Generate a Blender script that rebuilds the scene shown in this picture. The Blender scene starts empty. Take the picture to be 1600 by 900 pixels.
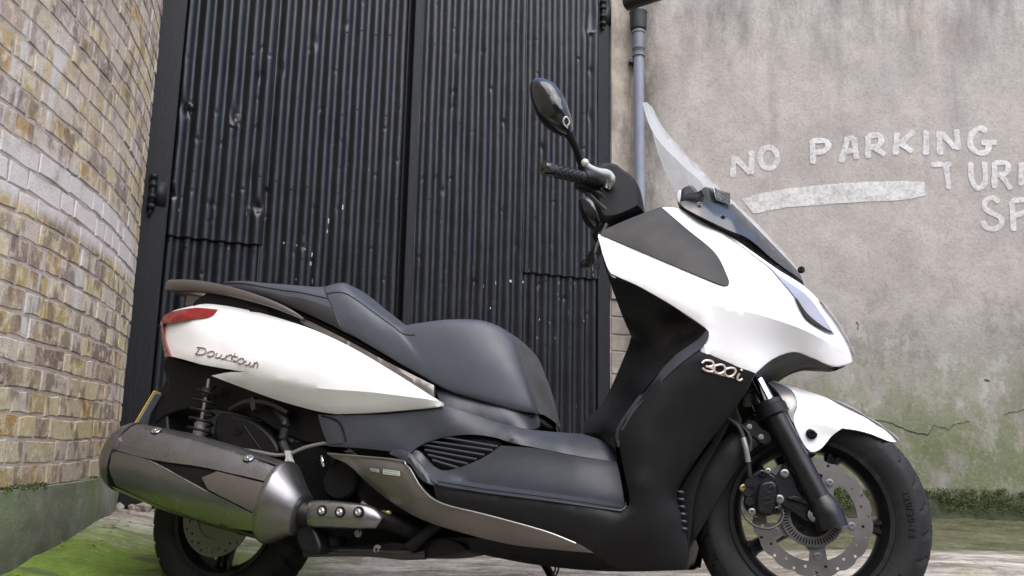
import bpy, bmesh, math, random
import numpy as np
from mathutils import Vector, Matrix
from mathutils.bvhtree import BVHTree
from mathutils.geometry import delaunay_2d_cdt
random.seed(7); rng = np.random.default_rng(7)
SC = bpy.context.scene; COL = SC.collection

# ------------------------------------------------------------------ camera
FPX = 1330.0; PITCH = math.radians(10.4); ROLL = math.radians(1.1)
CAM = np.array([0.0, 0.0, 0.5])
FWD = np.array([0, math.cos(PITCH), math.sin(PITCH)])
_u = np.array([0, -math.sin(PITCH), math.cos(PITCH)]); _r = np.array([1.0, 0, 0])
RGT = math.cos(ROLL)*_r + math.sin(ROLL)*_u
UPV = -math.sin(ROLL)*_r + math.cos(ROLL)*_u
cam_d = bpy.data.cameras.new('camera'); cam = bpy.data.objects.new('camera', cam_d); COL.objects.link(cam)
cam_d.sensor_width = 36; cam_d.lens = 36*FPX/1600; cam_d.clip_start = 0.02; cam_d.clip_end = 500
m = Matrix.Identity(4)
for i in range(3):
    m[i][0] = RGT[i]; m[i][1] = UPV[i]; m[i][2] = -FWD[i]; m[i][3] = CAM[i]
cam.matrix_world = m
SC.camera = cam
# ------------------------------------------------------------------ light
SUN_EL = math.radians(60); SUN_AZ = math.radians(158)     # azimuth clockwise from +Y
world = bpy.data.worlds.new('World'); SC.world = world; world.use_nodes = True
wn = world.node_tree; bg = wn.nodes['Background']
sky = wn.nodes.new('ShaderNodeTexSky'); sky.sky_type = 'NISHITA'; sky.sun_disc = False
sky.sun_elevation = SUN_EL; sky.sun_rotation = SUN_AZ
sky.air_density = 1.0; sky.dust_density = 2.4; sky.ozone_density = 1.0
wn.links.new(sky.outputs[0], bg.inputs[0]); bg.inputs[1].default_value = 0.15
sd = bpy.data.lights.new('sun', 'SUN'); sun = bpy.data.objects.new('sun', sd); COL.objects.link(sun)
sd.energy = 1.7; sd.angle = math.radians(80); sd.color = (1.0, 0.975, 0.95)
sdir = Vector((math.sin(SUN_AZ)*math.cos(SUN_EL), math.cos(SUN_AZ)*math.cos(SUN_EL), math.sin(SUN_EL)))
sun.rotation_euler = sdir.to_track_quat('Z', 'Y').to_euler()
SC.view_settings.view_transform = 'Standard'; SC.view_settings.look = 'None'
SC.view_settings.exposure = 1.15; SC.view_settings.gamma = 1.0

# ------------------------------------------------------------------ helpers
def tag(o, label=None, cat=None, group=None, kind=None):
    if label: o['label'] = label
    if cat: o['category'] = cat
    if group: o['group'] = group
    if kind: o['kind'] = kind
    return o

def ray(x, y): return FWD + RGT*((x-800)/FPX) - UPV*((y-450)/FPX)
def at(x, y, d): return CAM + ray(x, y)*d

def obj(name, bm, mat, parent=None, smooth=True, sharp=35, label=None, bevel=0):
    if sharp and smooth:
        bm.normal_update()
        thr = math.radians(sharp)
        for e in bm.edges:
            if len(e.link_faces) == 2 and e.calc_face_angle(0) > thr: e.smooth = False
    me = bpy.data.meshes.new(name); bm.to_mesh(me); bm.free()
    if smooth:
        me.polygons.foreach_set('use_smooth', [True]*len(me.polygons))
    o = bpy.data.objects.new(name, me); COL.objects.link(o)
    for mt in (mat if isinstance(mat, (list, tuple)) else [mat]): me.materials.append(mt)
    if parent: o.parent = parent
    if label: o['label'] = label
    if bevel:
        b = o.modifiers.new('bevel', 'BEVEL'); b.width = bevel; b.segments = 2; b.limit_method = 'ANGLE'
        b.angle_limit = math.radians(40)
    return o

def empty(name, loc):
    o = bpy.data.objects.new(name, None); COL.objects.link(o); o.location = loc; o.empty_display_size = 0.1
    return o

def cr(pts, n, closed=False):
    """Catmull-Rom resample of an (k,d) list, n samples per segment."""
    p = np.asarray(pts, float); k = len(p); out = []
    if k == 2 and not closed:
        return np.array([p[0]+(p[1]-p[0])*t for t in np.linspace(0, 1, n+1)])
    segs = k if closed else k-1
    for i in range(segs):
        if closed: a, b, c, d = p[(i-1) % k], p[i], p[(i+1) % k], p[(i+2) % k]
        else:
            b, c = p[i], p[i+1]
            a = p[i-1] if i > 0 else 2*b-c
            d = p[i+2] if i+2 < k else 2*c-b
        for t in np.arange(n)/n:
            out.append(0.5*((2*b)+(-a+c)*t+(2*a-5*b+4*c-d)*t*t+(-a+3*b-3*c+d)*t**3))
    if not closed: out.append(p[-1])
    return np.array(out)

def grid_faces(bm, G, flip=False, closed_u=False, closed_v=False):
    V = [[bm.verts.new(tuple(p)) for p in row] for row in G]
    R, Cn = len(V), len(V[0])
    for i in range(R if closed_u else R-1):
        for j in range(Cn if closed_v else Cn-1):
            q = [V[i][j], V[i][(j+1) % Cn], V[(i+1) % R][(j+1) % Cn], V[(i+1) % R][j]]
            if flip: q.reverse()
            try: bm.faces.new(q)
            except ValueError: pass
    return V

def frame_of(t, up):
    t = t/np.linalg.norm(t); s = np.cross(t, up)
    if np.linalg.norm(s) < 1e-6: s = np.cross(t, np.array([1.0, 0.1, 0]))
    s /= np.linalg.norm(s); return s, np.cross(s, t)

def tube(bm, pts, rad, seg=10, n=6, up=(0, 0, 1), caps=True, sq=None, smooth_path=True):
    """sweep; rad: number or list (per point) or list of (rs, ru)"""
    P0 = np.asarray(pts, float); k = len(P0)
    R0 = np.array([(r, r) if np.isscalar(r) else r for r in (rad if isinstance(rad, (list, tuple)) else [rad]*k)], float)
    if smooth_path and k > 2: P_ = cr(P0, n); R_ = cr(R0, n)
    else: P_, R_ = P0, R0
    rings = []
    for i in range(len(P_)):
        t = P_[min(i+1, len(P_)-1)]-P_[max(i-1, 0)]
        s, u = frame_of(t, np.asarray(up, float)); ring = []
        for j in range(seg):
            a = 2*math.pi*j/seg; c, d = math.cos(a), math.sin(a)
            if sq:
                c = math.copysign(abs(c)**sq, c); d = math.copysign(abs(d)**sq, d)
            ring.append(P_[i]+s*c*R_[i][0]+u*d*R_[i][1])
        rings.append(ring)
    V = grid_faces(bm, rings, closed_v=True)
    if caps:
        bm.faces.new(V[0][::-1]); bm.faces.new(V[-1])
    return V

def lathe(bm, prof, org, axis, ref, seg=48, closed=False):
    """prof: list of (r, h); axis unit; closed -> profile loop"""
    axis = np.asarray(axis, float); axis = axis/np.linalg.norm(axis)
    s = np.asarray(ref, float); s = s-axis*(s@axis); s /= np.linalg.norm(s); t = np.cross(axis, s)
    org = np.asarray(org, float); G = []
    for j in range(seg):
        a = 2*math.pi*j/seg; d = s*math.cos(a)+t*math.sin(a)
        G.append([org+axis*h+d*r for r, h in prof])
    grid_faces(bm, G, closed_u=True, closed_v=closed)

def boxm(bm, c, hx, hy, hz, ax=None):
    c = np.asarray(c, float)
    X, Y, Z = ax if ax is not None else (np.array([1., 0, 0]), np.array([0, 1., 0]), np.array([0, 0, 1.]))
    v = [bm.verts.new(tuple(c+X*hx*i+Y*hy*j+Z*hz*k)) for i in (-1, 1) for j in (-1, 1) for k in (-1, 1)]
    for f in ((0, 1, 3, 2), (4, 6, 7, 5), (0, 4, 5, 1), (2, 3, 7, 6), (0, 2, 6, 4), (1, 5, 7, 3)):
        bm.faces.new([v[i] for i in f])

def fix(bm): bmesh.ops.recalc_face_normals(bm, faces=bm.faces)

# ------------------------------------------------------------------ materials
class NT:
    def __init__(s, name):
        s.m = bpy.data.materials.new(name); s.m.use_nodes = True; s.t = s.m.node_tree
        s.b = s.t.nodes['Principled BSDF']; s.out = s.t.nodes['Material Output']
    def n(s, ty, **k):
        x = s.t.nodes.new(ty)
        for a, v in k.items(): setattr(x, a, v)
        return x
    def l(s, a, b): s.t.links.new(a, b)
    def noise(s, scale, detail=4, rough=0.6, vec=None, out='Fac', dist=0):
        x = s.n('ShaderNodeTexNoise'); x.inputs['Scale'].default_value = scale
        x.inputs['Detail'].default_value = detail; x.inputs['Roughness'].default_value = rough
        x.inputs['Distortion'].default_value = dist
        s.l(vec if vec is not None else s.co(), x.inputs['Vector']); return x.outputs[out]
    def co(s, which='Object'):
        if not hasattr(s, '_c'): s._c = s.n('ShaderNodeTexCoord')
        return s._c.outputs[which]
    def pos(s):
        if not hasattr(s, '_g'): s._g = s.n('ShaderNodeNewGeometry')
        return s._g.outputs['Position']
    def map(s, vec, scale=(1, 1, 1), loc=(0, 0, 0)):
        x = s.n('ShaderNodeMapping'); x.inputs['Scale'].default_value = scale; x.inputs['Location'].default_value = loc
        s.l(vec, x.inputs['Vector']); return x.outputs[0]
    def ramp(s, fac, stops, interp='LINEAR'):
        x = s.n('ShaderNodeValToRGB'); e = x.color_ramp; e.interpolation = interp
        while len(e.elements) < len(stops): e.elements.new(0.5)
        for i, (p, c) in enumerate(stops):
            e.elements[i].position = p
            e.elements[i].color = (c, c, c, 1) if np.isscalar(c) else (*c, 1)
        s.l(fac, x.inputs[0]); return x.outputs[0]
    def mix(s, fac, a, b, blend='MIX'):
        x = s.n('ShaderNodeMix', data_type='RGBA', blend_type=blend)
        for i, v in ((0, fac), (6, a), (7, b)):
            if hasattr(v, 'is_output'): s.l(v, x.inputs[i])
            elif i == 0: x.inputs[i].default_value = v
            else: x.inputs[i].default_value = (*v, 1) if not np.isscalar(v) else (v, v, v, 1)
        return x.outputs[2]
    def math(s, op, a, b=None, clamp=False):
        x = s.n('ShaderNodeMath', operation=op); x.use_clamp = clamp
        for i, v in ((0, a), (1, b)):
            if v is None: continue
            if hasattr(v, 'is_output'): s.l(v, x.inputs[i])
            else: x.inputs[i].default_value = v
        return x.outputs[0]
    def sep(s, v):
        x = s.n('ShaderNodeSeparateXYZ'); s.l(v, x.inputs[0]); return x.outputs
    def mr(s, v, a, b, c=0.0, d=1.0):
        x = s.n('ShaderNodeMapRange'); s.l(v, x.inputs[0])
        for i, q in enumerate((a, b, c, d)): x.inputs[i+1].default_value = q
        return x.outputs[0]
    def bump(s, h, strength=0.3, dist=0.01):
        x = s.n('ShaderNodeBump'); x.inputs['Strength'].default_value = strength; x.inputs['Distance'].default_value = dist
        s.l(h, x.inputs['Height']); s.l(x.outputs[0], s.b.inputs['Normal'])
    def set(s, **k):
        for a, v in k.items():
            i = s.b.inputs[a.replace('_', ' ')]
            if hasattr(v, 'is_output'): s.l(v, i)
            elif isinstance(v, tuple): i.default_value = (*v, 1) if len(v) == 3 else v
            else: i.default_value = v
        return s

def simple(name, col, rough=0.5, metal=0.0, grain=0, gscale=400, var=0.12, coat=0, spec=0.5, dirt=None):
    t = NT(name); f = t.noise(6, 5, 0.65)
    c = t.mix(t.ramp(f, [(0.3, 0.0), (0.7, 1.0)]), tuple(x*(1-var) for x in col), tuple(min(1, x*(1+var)) for x in col))
    if dirt:
        g = t.ramp(t.noise(dirt[1], 6, 0.75), [(0.52, 0), (0.75, 1)])
        c = t.mix(t.math('MULTIPLY', g, dirt[2]), c, dirt[0])
    t.set(Base_Color=c, Metallic=metal, Specular_IOR_Level=spec)
    t.set(Roughness=t.mr(t.noise(14, 4, 0.7), 0.3, 0.7, rough*0.85, rough*1.15))
    if coat: t.set(Coat_Weight=coat, Coat_Roughness=0.05)
    if grain: t.bump(t.noise(gscale, 2, 0.5), grain, 0.001)
    return t.m

M = {}
M['white'] = simple('white_paint', (0.83, 0.83, 0.84), 0.32, var=0.015, coat=0.6, dirt=((0.62, 0.6, 0.56), 30, 0.10))
M['plastic'] = simple('grey_black_plastic', (0.030, 0.034, 0.044), 0.38, spec=0.45, grain=0.25, gscale=900, dirt=((0.08, 0.08, 0.08), 60, 0.18))
M['black'] = simple('black_plastic', (0.0062, 0.0062, 0.007), 0.45, spec=0.27, grain=0.15, gscale=700, dirt=((0.022, 0.022, 0.022), 40, 0.2))
M['gloss'] = simple('gloss_black', (0.010, 0.010, 0.012), 0.16, coat=0.4)
M['vinyl'] = simple('seat_vinyl', (0.056, 0.063, 0.079), 0.41, grain=0.5, gscale=500, var=0.08, dirt=((0.09, 0.09, 0.09), 25, 0.15))
M['vinyl2'] = simple('seat_side_vinyl', (0.022, 0.022, 0.026), 0.5, grain=0.6, gscale=400)
M['taupe'] = simple('taupe_metallic_paint', (0.19, 0.172, 0.162), 0.36, metal=0.75, var=0.06, dirt=((0.12, 0.1, 0.09), 50, 0.25))
M['steel'] = simple('brushed_steel', (0.40, 0.39, 0.385), 0.30, metal=0.95, var=0.08, dirt=((0.2, 0.18, 0.16), 35, 0.25))
M['muff'] = simple('satin_muffler_steel', (0.235, 0.234, 0.237), 0.29, metal=0.9, var=0.08, grain=0.12, gscale=250, dirt=((0.13, 0.12, 0.115), 25, 0.4))
M['chrome'] = simple('chrome', (0.75, 0.75, 0.76), 0.08, metal=1.0, var=0.03)
M['reflector'] = simple('headlight_reflector', (0.50, 0.50, 0.55), 0.4, metal=0.2)
M['mask'] = simple('dark_grey_screen_mask', (0.018, 0.020, 0.026), 0.3, coat=0.3)
M['satin'] = simple('satin_cone_steel', (0.225, 0.22, 0.22), 0.33, metal=0.92, var=0.08, dirt=((0.16, 0.14, 0.13), 30, 0.3))
M['lever'] = simple('cast_silver_lever', (0.66, 0.64, 0.61), 0.35, metal=0.5, var=0.05)
M['disc'] = simple('brake_disc_steel', (0.20, 0.188, 0.182), 0.38, metal=0.8, var=0.1, dirt=((0.28, 0.22, 0.18), 60, 0.3))
M['forkblk'] = simple('black_fork_alloy', (0.006, 0.006, 0.007), 0.32, spec=0.4, grain=0.15, gscale=300, dirt=((0.06, 0.06, 0.06), 50, 0.25))
M['tyre'] = simple('tyre_rubber', (0.0095, 0.0095, 0.0105), 0.62, grain=0.4, gscale=350, spec=0.3, dirt=((0.05, 0.047, 0.042), 22, 0.3))
M['rim'] = simple('black_alloy_rim', (0.007, 0.007, 0.008), 0.36, spec=0.35, dirt=((0.06, 0.055, 0.05), 40, 0.3))
M['grime'] = simple('dirty_engine_black', (0.005, 0.005, 0.005), 0.6, grain=0.5, gscale=150, spec=0.2, dirt=((0.03, 0.025, 0.02), 30, 0.3))
M['cable'] = simple('cable_rubber', (0.02, 0.02, 0.02), 0.5)
M['hosegrey'] = simple('steel_pipe_grey', (0.28, 0.27, 0.26), 0.4, metal=0.6)
M['stick'] = simple('sticker_grey', (0.42, 0.44, 0.40), 0.6)
M['ink'] = simple('sticker_ink', (0.07, 0.075, 0.07), 0.6)
M['stickw'] = simple('sticker_white', (0.72, 0.73, 0.75), 0.5)
M['badge'] = simple('badge_chrome_rose', (0.68, 0.56, 0.50), 0.35, metal=0.5)
M['badge2'] = simple('badge_chrome_brown', (0.42, 0.34, 0.30), 0.25, metal=0.85)
M['yellow'] = simple('plate_yellow', (0.72, 0.47, 0.04), 0.4)
M['plateback'] = simple('plate_back', (0.22, 0.225, 0.23), 0.5)
M['brass'] = simple('brass_fitting', (0.45, 0.36, 0.16), 0.35, metal=0.9)
M['pipepaint'] = simple('grey_blue_pipe_paint', (0.20, 0.212, 0.258), 0.45, var=0.08, grain=0.15, gscale=120, dirt=((0.12, 0.12, 0.13), 14, 0.35))
M['pipedark'] = simple('dark_grey_pipe_collar', (0.13, 0.135, 0.15), 0.5, var=0.15, dirt=((0.06, 0.06, 0.06), 20, 0.4))
M['tar'] = simple('black_gutter_paint', (0.018, 0.018, 0.018), 0.5, grain=0.4, gscale=80)
def red_lens():
    t = NT('red_lens'); t.set(Base_Color=(0.42, 0.012, 0.010), Roughness=0.12, Coat_Weight=0.6)
    w = t.n('ShaderNodeTexWave'); w.inputs['Scale'].default_value = 60; t.l(t.co(), w.inputs['Vector'])
    t.set(Base_Color=t.mix(w.outputs['Fac'], (0.17, 0.004, 0.005), (0.26, 0.012, 0.010)))
    return t.m
M['red'] = red_lens()
def glassy(name, tint, refl, rough=0.03):
    t = NT(name)
    tr = t.n('ShaderNodeBsdfTransparent'); tr.inputs[0].default_value = (*tint, 1)
    gl = t.n('ShaderNodeBsdfGlossy'); gl.inputs['Roughness'].default_value = rough; gl.inputs[0].default_value = (1, 1, 1, 1)
    lw = t.n('ShaderNodeLayerWeight')
    mx = t.n('ShaderNodeMixShader'); t.l(t.math('ADD', t.math('MULTIPLY', t.math('POWER', lw.outputs['Facing'], 3.0), refl), .06), mx.inputs[0]); t.l(tr.outputs[0], mx.inputs[1]); t.l(gl.outputs[0], mx.inputs[2])
    t.l(mx.outputs[0], t.out.inputs[0]); return t.m
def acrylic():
    t = NT('acrylic_sky_sheen'); tr = t.n('ShaderNodeBsdfTransparent'); tr.inputs[0].default_value = (.9, .92, .93, 1)
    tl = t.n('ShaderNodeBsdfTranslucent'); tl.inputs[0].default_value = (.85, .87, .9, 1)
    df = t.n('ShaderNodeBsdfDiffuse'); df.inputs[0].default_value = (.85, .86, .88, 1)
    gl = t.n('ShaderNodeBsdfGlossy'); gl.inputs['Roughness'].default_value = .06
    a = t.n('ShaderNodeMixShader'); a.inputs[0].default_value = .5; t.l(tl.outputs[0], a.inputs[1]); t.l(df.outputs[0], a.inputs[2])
    b = t.n('ShaderNodeMixShader'); fw_ = t.n('ShaderNodeLayerWeight'); t.l(t.mr(fw_.outputs['Facing'], .35, .85, .07, .92), b.inputs[0]); t.l(tr.outputs[0], b.inputs[1]); t.l(a.outputs[0], b.inputs[2])  # white scatter at grazing angles stands in for sky reflected in clear acrylic
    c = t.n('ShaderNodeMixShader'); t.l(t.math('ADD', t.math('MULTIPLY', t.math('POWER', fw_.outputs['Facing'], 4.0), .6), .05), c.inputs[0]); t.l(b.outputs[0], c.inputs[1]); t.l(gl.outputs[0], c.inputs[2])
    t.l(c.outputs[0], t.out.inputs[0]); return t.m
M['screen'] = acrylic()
M['lens'] = glassy('headlight_lens', (0.85, 0.86, 0.9), 0.22)
M['mirror'] = simple('mirror_glass', (0.8, 0.8, 0.82), 0.02, metal=1.0, var=0.01)

# brick
def brick_mat():
    t = NT('stock_brick'); oi = t.n('ShaderNodeObjectInfo'); g = t.n('ShaderNodeNewGeometry')
    r = t.math('FRACT', t.math('ADD', oi.outputs['Random'], g.outputs['Random Per Island']))
    base = t.ramp(r, [(0.0, (0.43, 0.315, 0.145)), (0.14, (0.54, 0.43, 0.235)), (0.28, (0.40, 0.235, 0.075)), (0.36, (0.50, 0.40, 0.27)),
                      (0.5, (0.36, 0.27, 0.185)), (0.6, (0.56, 0.46, 0.29)), (0.74, (0.235, 0.165, 0.14)), (0.82, (0.52, 0.43, 0.355)), (1.0, (0.45, 0.33, 0.16))], 'CONSTANT')
    P = t.pos()
    n1 = t.noise(26, 6, 0.7, P); n2 = t.noise(7, 5, 0.65, P)
    c = t.mix(t.ramp(n1, [(0.48, 0.0), (0.60, 0.75)]), base, (0.66, 0.58, 0.42))
    c = t.mix(t.ramp(t.noise(16, 3, 0.5, t.map(P, (1, 1, 0.7), (4, 2, 1))), [(0.52, 0.0), (0.60, 0.7)]), c, (0.16, 0.11, 0.085))
    v = t.n('ShaderNodeTexVoronoi'); v.inputs['Scale'].default_value = 105; t.l(P, v.inputs['Vector'])
    pits = t.ramp(v.outputs['Distance'], [(0.12, 1.0), (0.24, 0.0)])
    pits = t.math('MULTIPLY', pits, t.ramp(t.noise(14, 2, 0.5, P), [(0.46, 0), (0.56, 1)]))
    c = t.mix(t.math('MULTIPLY', pits, 0.85), c, (0.06, 0.045, 0.04))
    # pinkish lime bloom, more of it towards the top; white runs
    z = t.sep(P)[2]
    bloom = t.math('MULTIPLY', t.ramp(t.noise(5, 5, 0.7, P), [(0.38, 0.0), (0.66, 1.0)]), t.mr(z, 0.85, 1.5, 0.05, 0.66))
    c = t.mix(bloom, c, (0.53, 0.43, 0.385))
    runs = t.ramp(t.noise(9, 4, 0.6, t.map(P, (1.8, 1.8, 0.3))), [(0.57, 0.0), (0.67, 0.8)])
    c = t.mix(runs, c, (0.62, 0.585, 0.57))
    band = t.math('MULTIPLY', t.mr(z, 1.10, 1.13), t.mr(z, 1.27, 1.31, 1, 0))
    band = t.math('MULTIPLY', band, t.ramp(t.noise(4, 4, 0.6, P), [(0.36, 0.1), (0.5, 0.88)]))
    c = t.mix(band, c, (0.66, 0.60, 0.585))
    soot = t.math('MULTIPLY', t.mr(z, 0.75, 0.35, 0.0, 0.35), t.ramp(n2, [(0.3, 0.3), (0.7, 1.0)]))
    c = t.mix(soot, c, (0.20, 0.18, 0.155))
    t.set(Base_Color=c, Roughness=0.9, Specular_IOR_Level=0.2)
    t.bump(t.math('SUBTRACT', t.math('ADD', n1, t.noise(90, 4, 0.7, P)), t.math('MULTIPLY', pits, 1.5)), 0.5, 0.004)
    return t.m
M['brick'] = brick_mat()
def mortar_mat():
    t = NT('lime_mortar'); P = t.pos()
    c = t.ramp(t.noise(18, 6, 0.7, P), [(0.25, (0.30, 0.24, 0.21)), (0.5, (0.46, 0.38, 0.335)), (0.8, (0.58, 0.49, 0.445))])
    t.set(Base_Color=c, Roughness=0.95, Specular_IOR_Level=0.15); t.bump(t.noise(120, 4, 0.7, P), 0.6, 0.005); return t.m
M['mortar'] = mortar_mat()
def plinth_mat():
    t = NT('plinth_render'); P = t.pos(); z = t.sep(P)[2]
    n = t.noise(11, 7, 0.7, P)
    c = t.ramp(n, [(0.28, (0.115, 0.12, 0.09)), (0.5, (0.215, 0.215, 0.18)), (0.75, (0.33, 0.325, 0.29))])
    g = t.math('MULTIPLY', t.ramp(t.noise(4, 6, 0.75, t.map(P, (1, 1, 0.6), (3, 0, 0))), [(0.4, 0), (0.62, 0.85)]), t.mr(z, 0.12, 0.36, 0.35, 1.0))
    c = t.mix(g, c, (0.12, 0.165, 0.055))
    d = t.math('MULTIPLY', t.mr(z, 0.30, 0.13, 0, 1), t.ramp(t.noise(6, 4, 0.6, P), [(0.35, 0.3), (0.6, 0.95)]))
    c = t.mix(d, c, (0.035, 0.036, 0.028))
    t.set(Base_Color=c, Roughness=0.85); t.bump(t.noise(60, 6, 0.7, P), 0.5, 0.006); return t.m
M['plinth'] = plinth_mat()
def render_mat():
    t = NT('weathered_cement_render'); P = t.pos(); s = t.sep(P); z = s[2]; x = s[0]
    big = t.noise(1.7, 7, 0.68, P); med = t.noise(7, 8, 0.72, P); fine = t.noise(70, 5, 0.75, P)
    c = t.ramp(big, [(0.3, (0.33, 0.30, 0.275)), (0.5, (0.405, 0.368, 0.328)), (0.72, (0.475, 0.43, 0.385))])
    c = t.mix(t.ramp(med, [(0.35, 0.4), (0.6, 0.0)]), c, (0.235, 0.215, 0.20))
    c = t.mix(t.ramp(fine, [(0.30, 0.45), (0.5, 0)]), c, (0.17, 0.155, 0.145))
    c = t.mix(t.ramp(fine, [(0.58, 0.0), (0.72, 0.35)]), c, (0.55, 0.52, 0.49))
    # vertical dark streaks from the top
    st = t.ramp(t.noise(2.6, 6, 0.6, t.map(P, (2.2, 2.2, 0.16))), [(0.52, 0), (0.70, 0.4)])
    st = t.math('MULTIPLY', st, t.mr(z, 0.6, 2.2, 0.25, 1))
    c = t.mix(st, c, (0.15, 0.14, 0.135))
    # grimy strip beside the pipe and under the gutter
    pip = t.math('MULTIPLY', t.mr(x, 0.86, 0.69, 0, 1), t.ramp(t.noise(9, 6, 0.75, t.map(P, (1, 1, 0.35))), [(0.35, 0.15), (0.6, 0.95)]))
    c = t.mix(pip, c, (0.085, 0.08, 0.07))
    top = t.math('MULTIPLY', t.mr(z, 2.25, 2.8, 0, .8), t.ramp(t.noise(5, 6, 0.7, t.map(P, (1.6, 1.6, 0.4))), [(0.42, 0.0), (0.66, 0.8)]))
    c = t.mix(top, c, (0.105, 0.09, 0.08))
    ru = t.math('MULTIPLY', t.ramp(t.noise(3.2, 4, 0.6, t.map(P, (1, 1, 0.7), (5, 1, 2))), [(0.58, 0), (0.72, 0.3)]), t.mr(z, 1.6, 2.4, 0, 1))
    c = t.mix(ru, c, (0.40, 0.28, 0.20))
    gr = t.math('MULTIPLY', t.mr(z, 1.55, 0.75, 0, 0.6), t.ramp(big, [(0.3, 1.0), (0.7, 0.55)]))
    c = t.mix(gr, c, (0.205, 0.198, 0.18))
    mo_ = t.noise(4.5, 10, 0.8, t.map(P, (1, 1, .8), (2, 8, 4))); lowz = t.mr(z, 1.5, 0.9, 0.15, 1)
    c = t.mix(t.math('MULTIPLY', t.ramp(mo_, [(0.53, 0), (0.60, 0.55)]), lowz), c, (0.44, 0.43, 0.40))
    c = t.mix(t.math('MULTIPLY', t.ramp(mo_, [(0.40, 0.6), (0.47, 0)]), lowz), c, (0.145, 0.14, 0.12))
    # algae near the ground
    al = t.math('MULTIPLY', t.ramp(t.noise(3.3, 8, 0.75, t.map(P, (1.5, 1.5, 0.8))), [(0.42, 0), (0.52, 1.0)]), t.mr(z, 1.05, 0.5, 0, 1.0))
    c = t.mix(t.math('MULTIPLY', al, t.mr(fine, .3, .7, 0.95, 0.6)), c, t.mix(med, (0.075, 0.10, 0.03), (0.15, 0.185, 0.06)))
    lo = t.math('MULTIPLY', t.mr(z, 0.85, 0.30, 0, 0.75), t.ramp(med, [(0.3, 1), (0.65, 0.35)]))
    c = t.mix(lo, c, (0.11, 0.118, 0.072))
    lich = t.math('MULTIPLY', t.ramp(t.noise(38, 5, 0.7, P), [(0.60, 0), (0.70, 0.32)]), t.mr(z, 1.1, 0.7, 0, 1))
    c = t.mix(lich, c, (0.46, 0.46, 0.42))
    t.set(Base_Color=c, Roughness=0.92, Specular_IOR_Level=0.2)
    t.bump(t.math('ADD', t.math('MULTIPLY', med, 1.5), fine), 0.45, 0.006); return t.m
M['render'] = render_mat()
def pier_mat():
    t = NT('painted_pier_render'); P = t.pos(); z = t.sep(P)[2]
    med = t.noise(8, 7, 0.7, P)
    c = t.ramp(med, [(0.3, (0.20, 0.165, 0.13)), (0.55, (0.36, 0.31, 0.25)), (0.75, (0.44, 0.39, 0.32))])
    c = t.mix(t.ramp(t.noise(5, 5, 0.7, t.map(P, (3, 3, 0.5))), [(0.5, 0), (0.66, 0.65)]), c, (0.15, 0.13, 0.11))
    c = t.mix(t.mr(z, 1.0, 0.6, 0, 0.4), c, (0.2, 0.19, 0.17))
    t.set(Base_Color=c, Roughness=0.9); t.bump(t.noise(40, 6, 0.7, P), 0.5, 0.006); return t.m
M['pier'] = pier_mat()
def door_mat():
    t = NT('black_gloss_door_paint'); P = t.pos()
    c = t.ramp(t.noise(5, 6, 0.7, P), [(0.3, (0.005, 0.0055, 0.007)), (0.7, (0.010, 0.0105, 0.013))])
    d = t.ramp(t.noise(45, 4, 0.75, t.map(P, (1, 1, 0.7))), [(0.66, 0), (0.74, 0.5)])
    c = t.mix(d, c, (0.075, 0.075, 0.075))
    ch = t.math('MULTIPLY', t.ramp(t.noise(28, 4, 0.6, t.map(P, (2.2, 2.2, 0.55), (3, 1, 7))), [(0.715, 0), (0.725, 1.0)]), t.mr(t.sep(P)[2], 1.9, 1.2, 0, 1))
    c = t.mix(ch, c, (0.36, 0.37, 0.39))
    t.set(Base_Color=c, Roughness=t.mr(t.noise(8, 5, 0.7, P), 0.3, 0.7, 0.27, 0.42), Specular_IOR_Level=0.46)
    t.bump(t.math('ADD', t.noise(14, 3, 0.5, P), t.math('MULTIPLY', t.noise(160, 3, 0.6, P), 0.25)), 0.16, 0.012); return t.m
M['door'] = door_mat()
def wood_mat():
    t = NT('black_painted_timber'); P = t.pos()
    gr = t.noise(30, 5, 0.7, t.map(P, (6, 6, 0.5)))
    c = t.ramp(gr, [(0.35, (0.005, 0.0055, 0.0065)), (0.7, (0.014, 0.0145, 0.017))])
    t.set(Base_Color=c, Roughness=0.5, Specular_IOR_Level=0.25); t.bump(t.math('ADD', gr, t.noise(40, 4, 0.6, P)), 0.25, 0.003); return t.m
M['wood'] = wood_mat()
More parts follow.
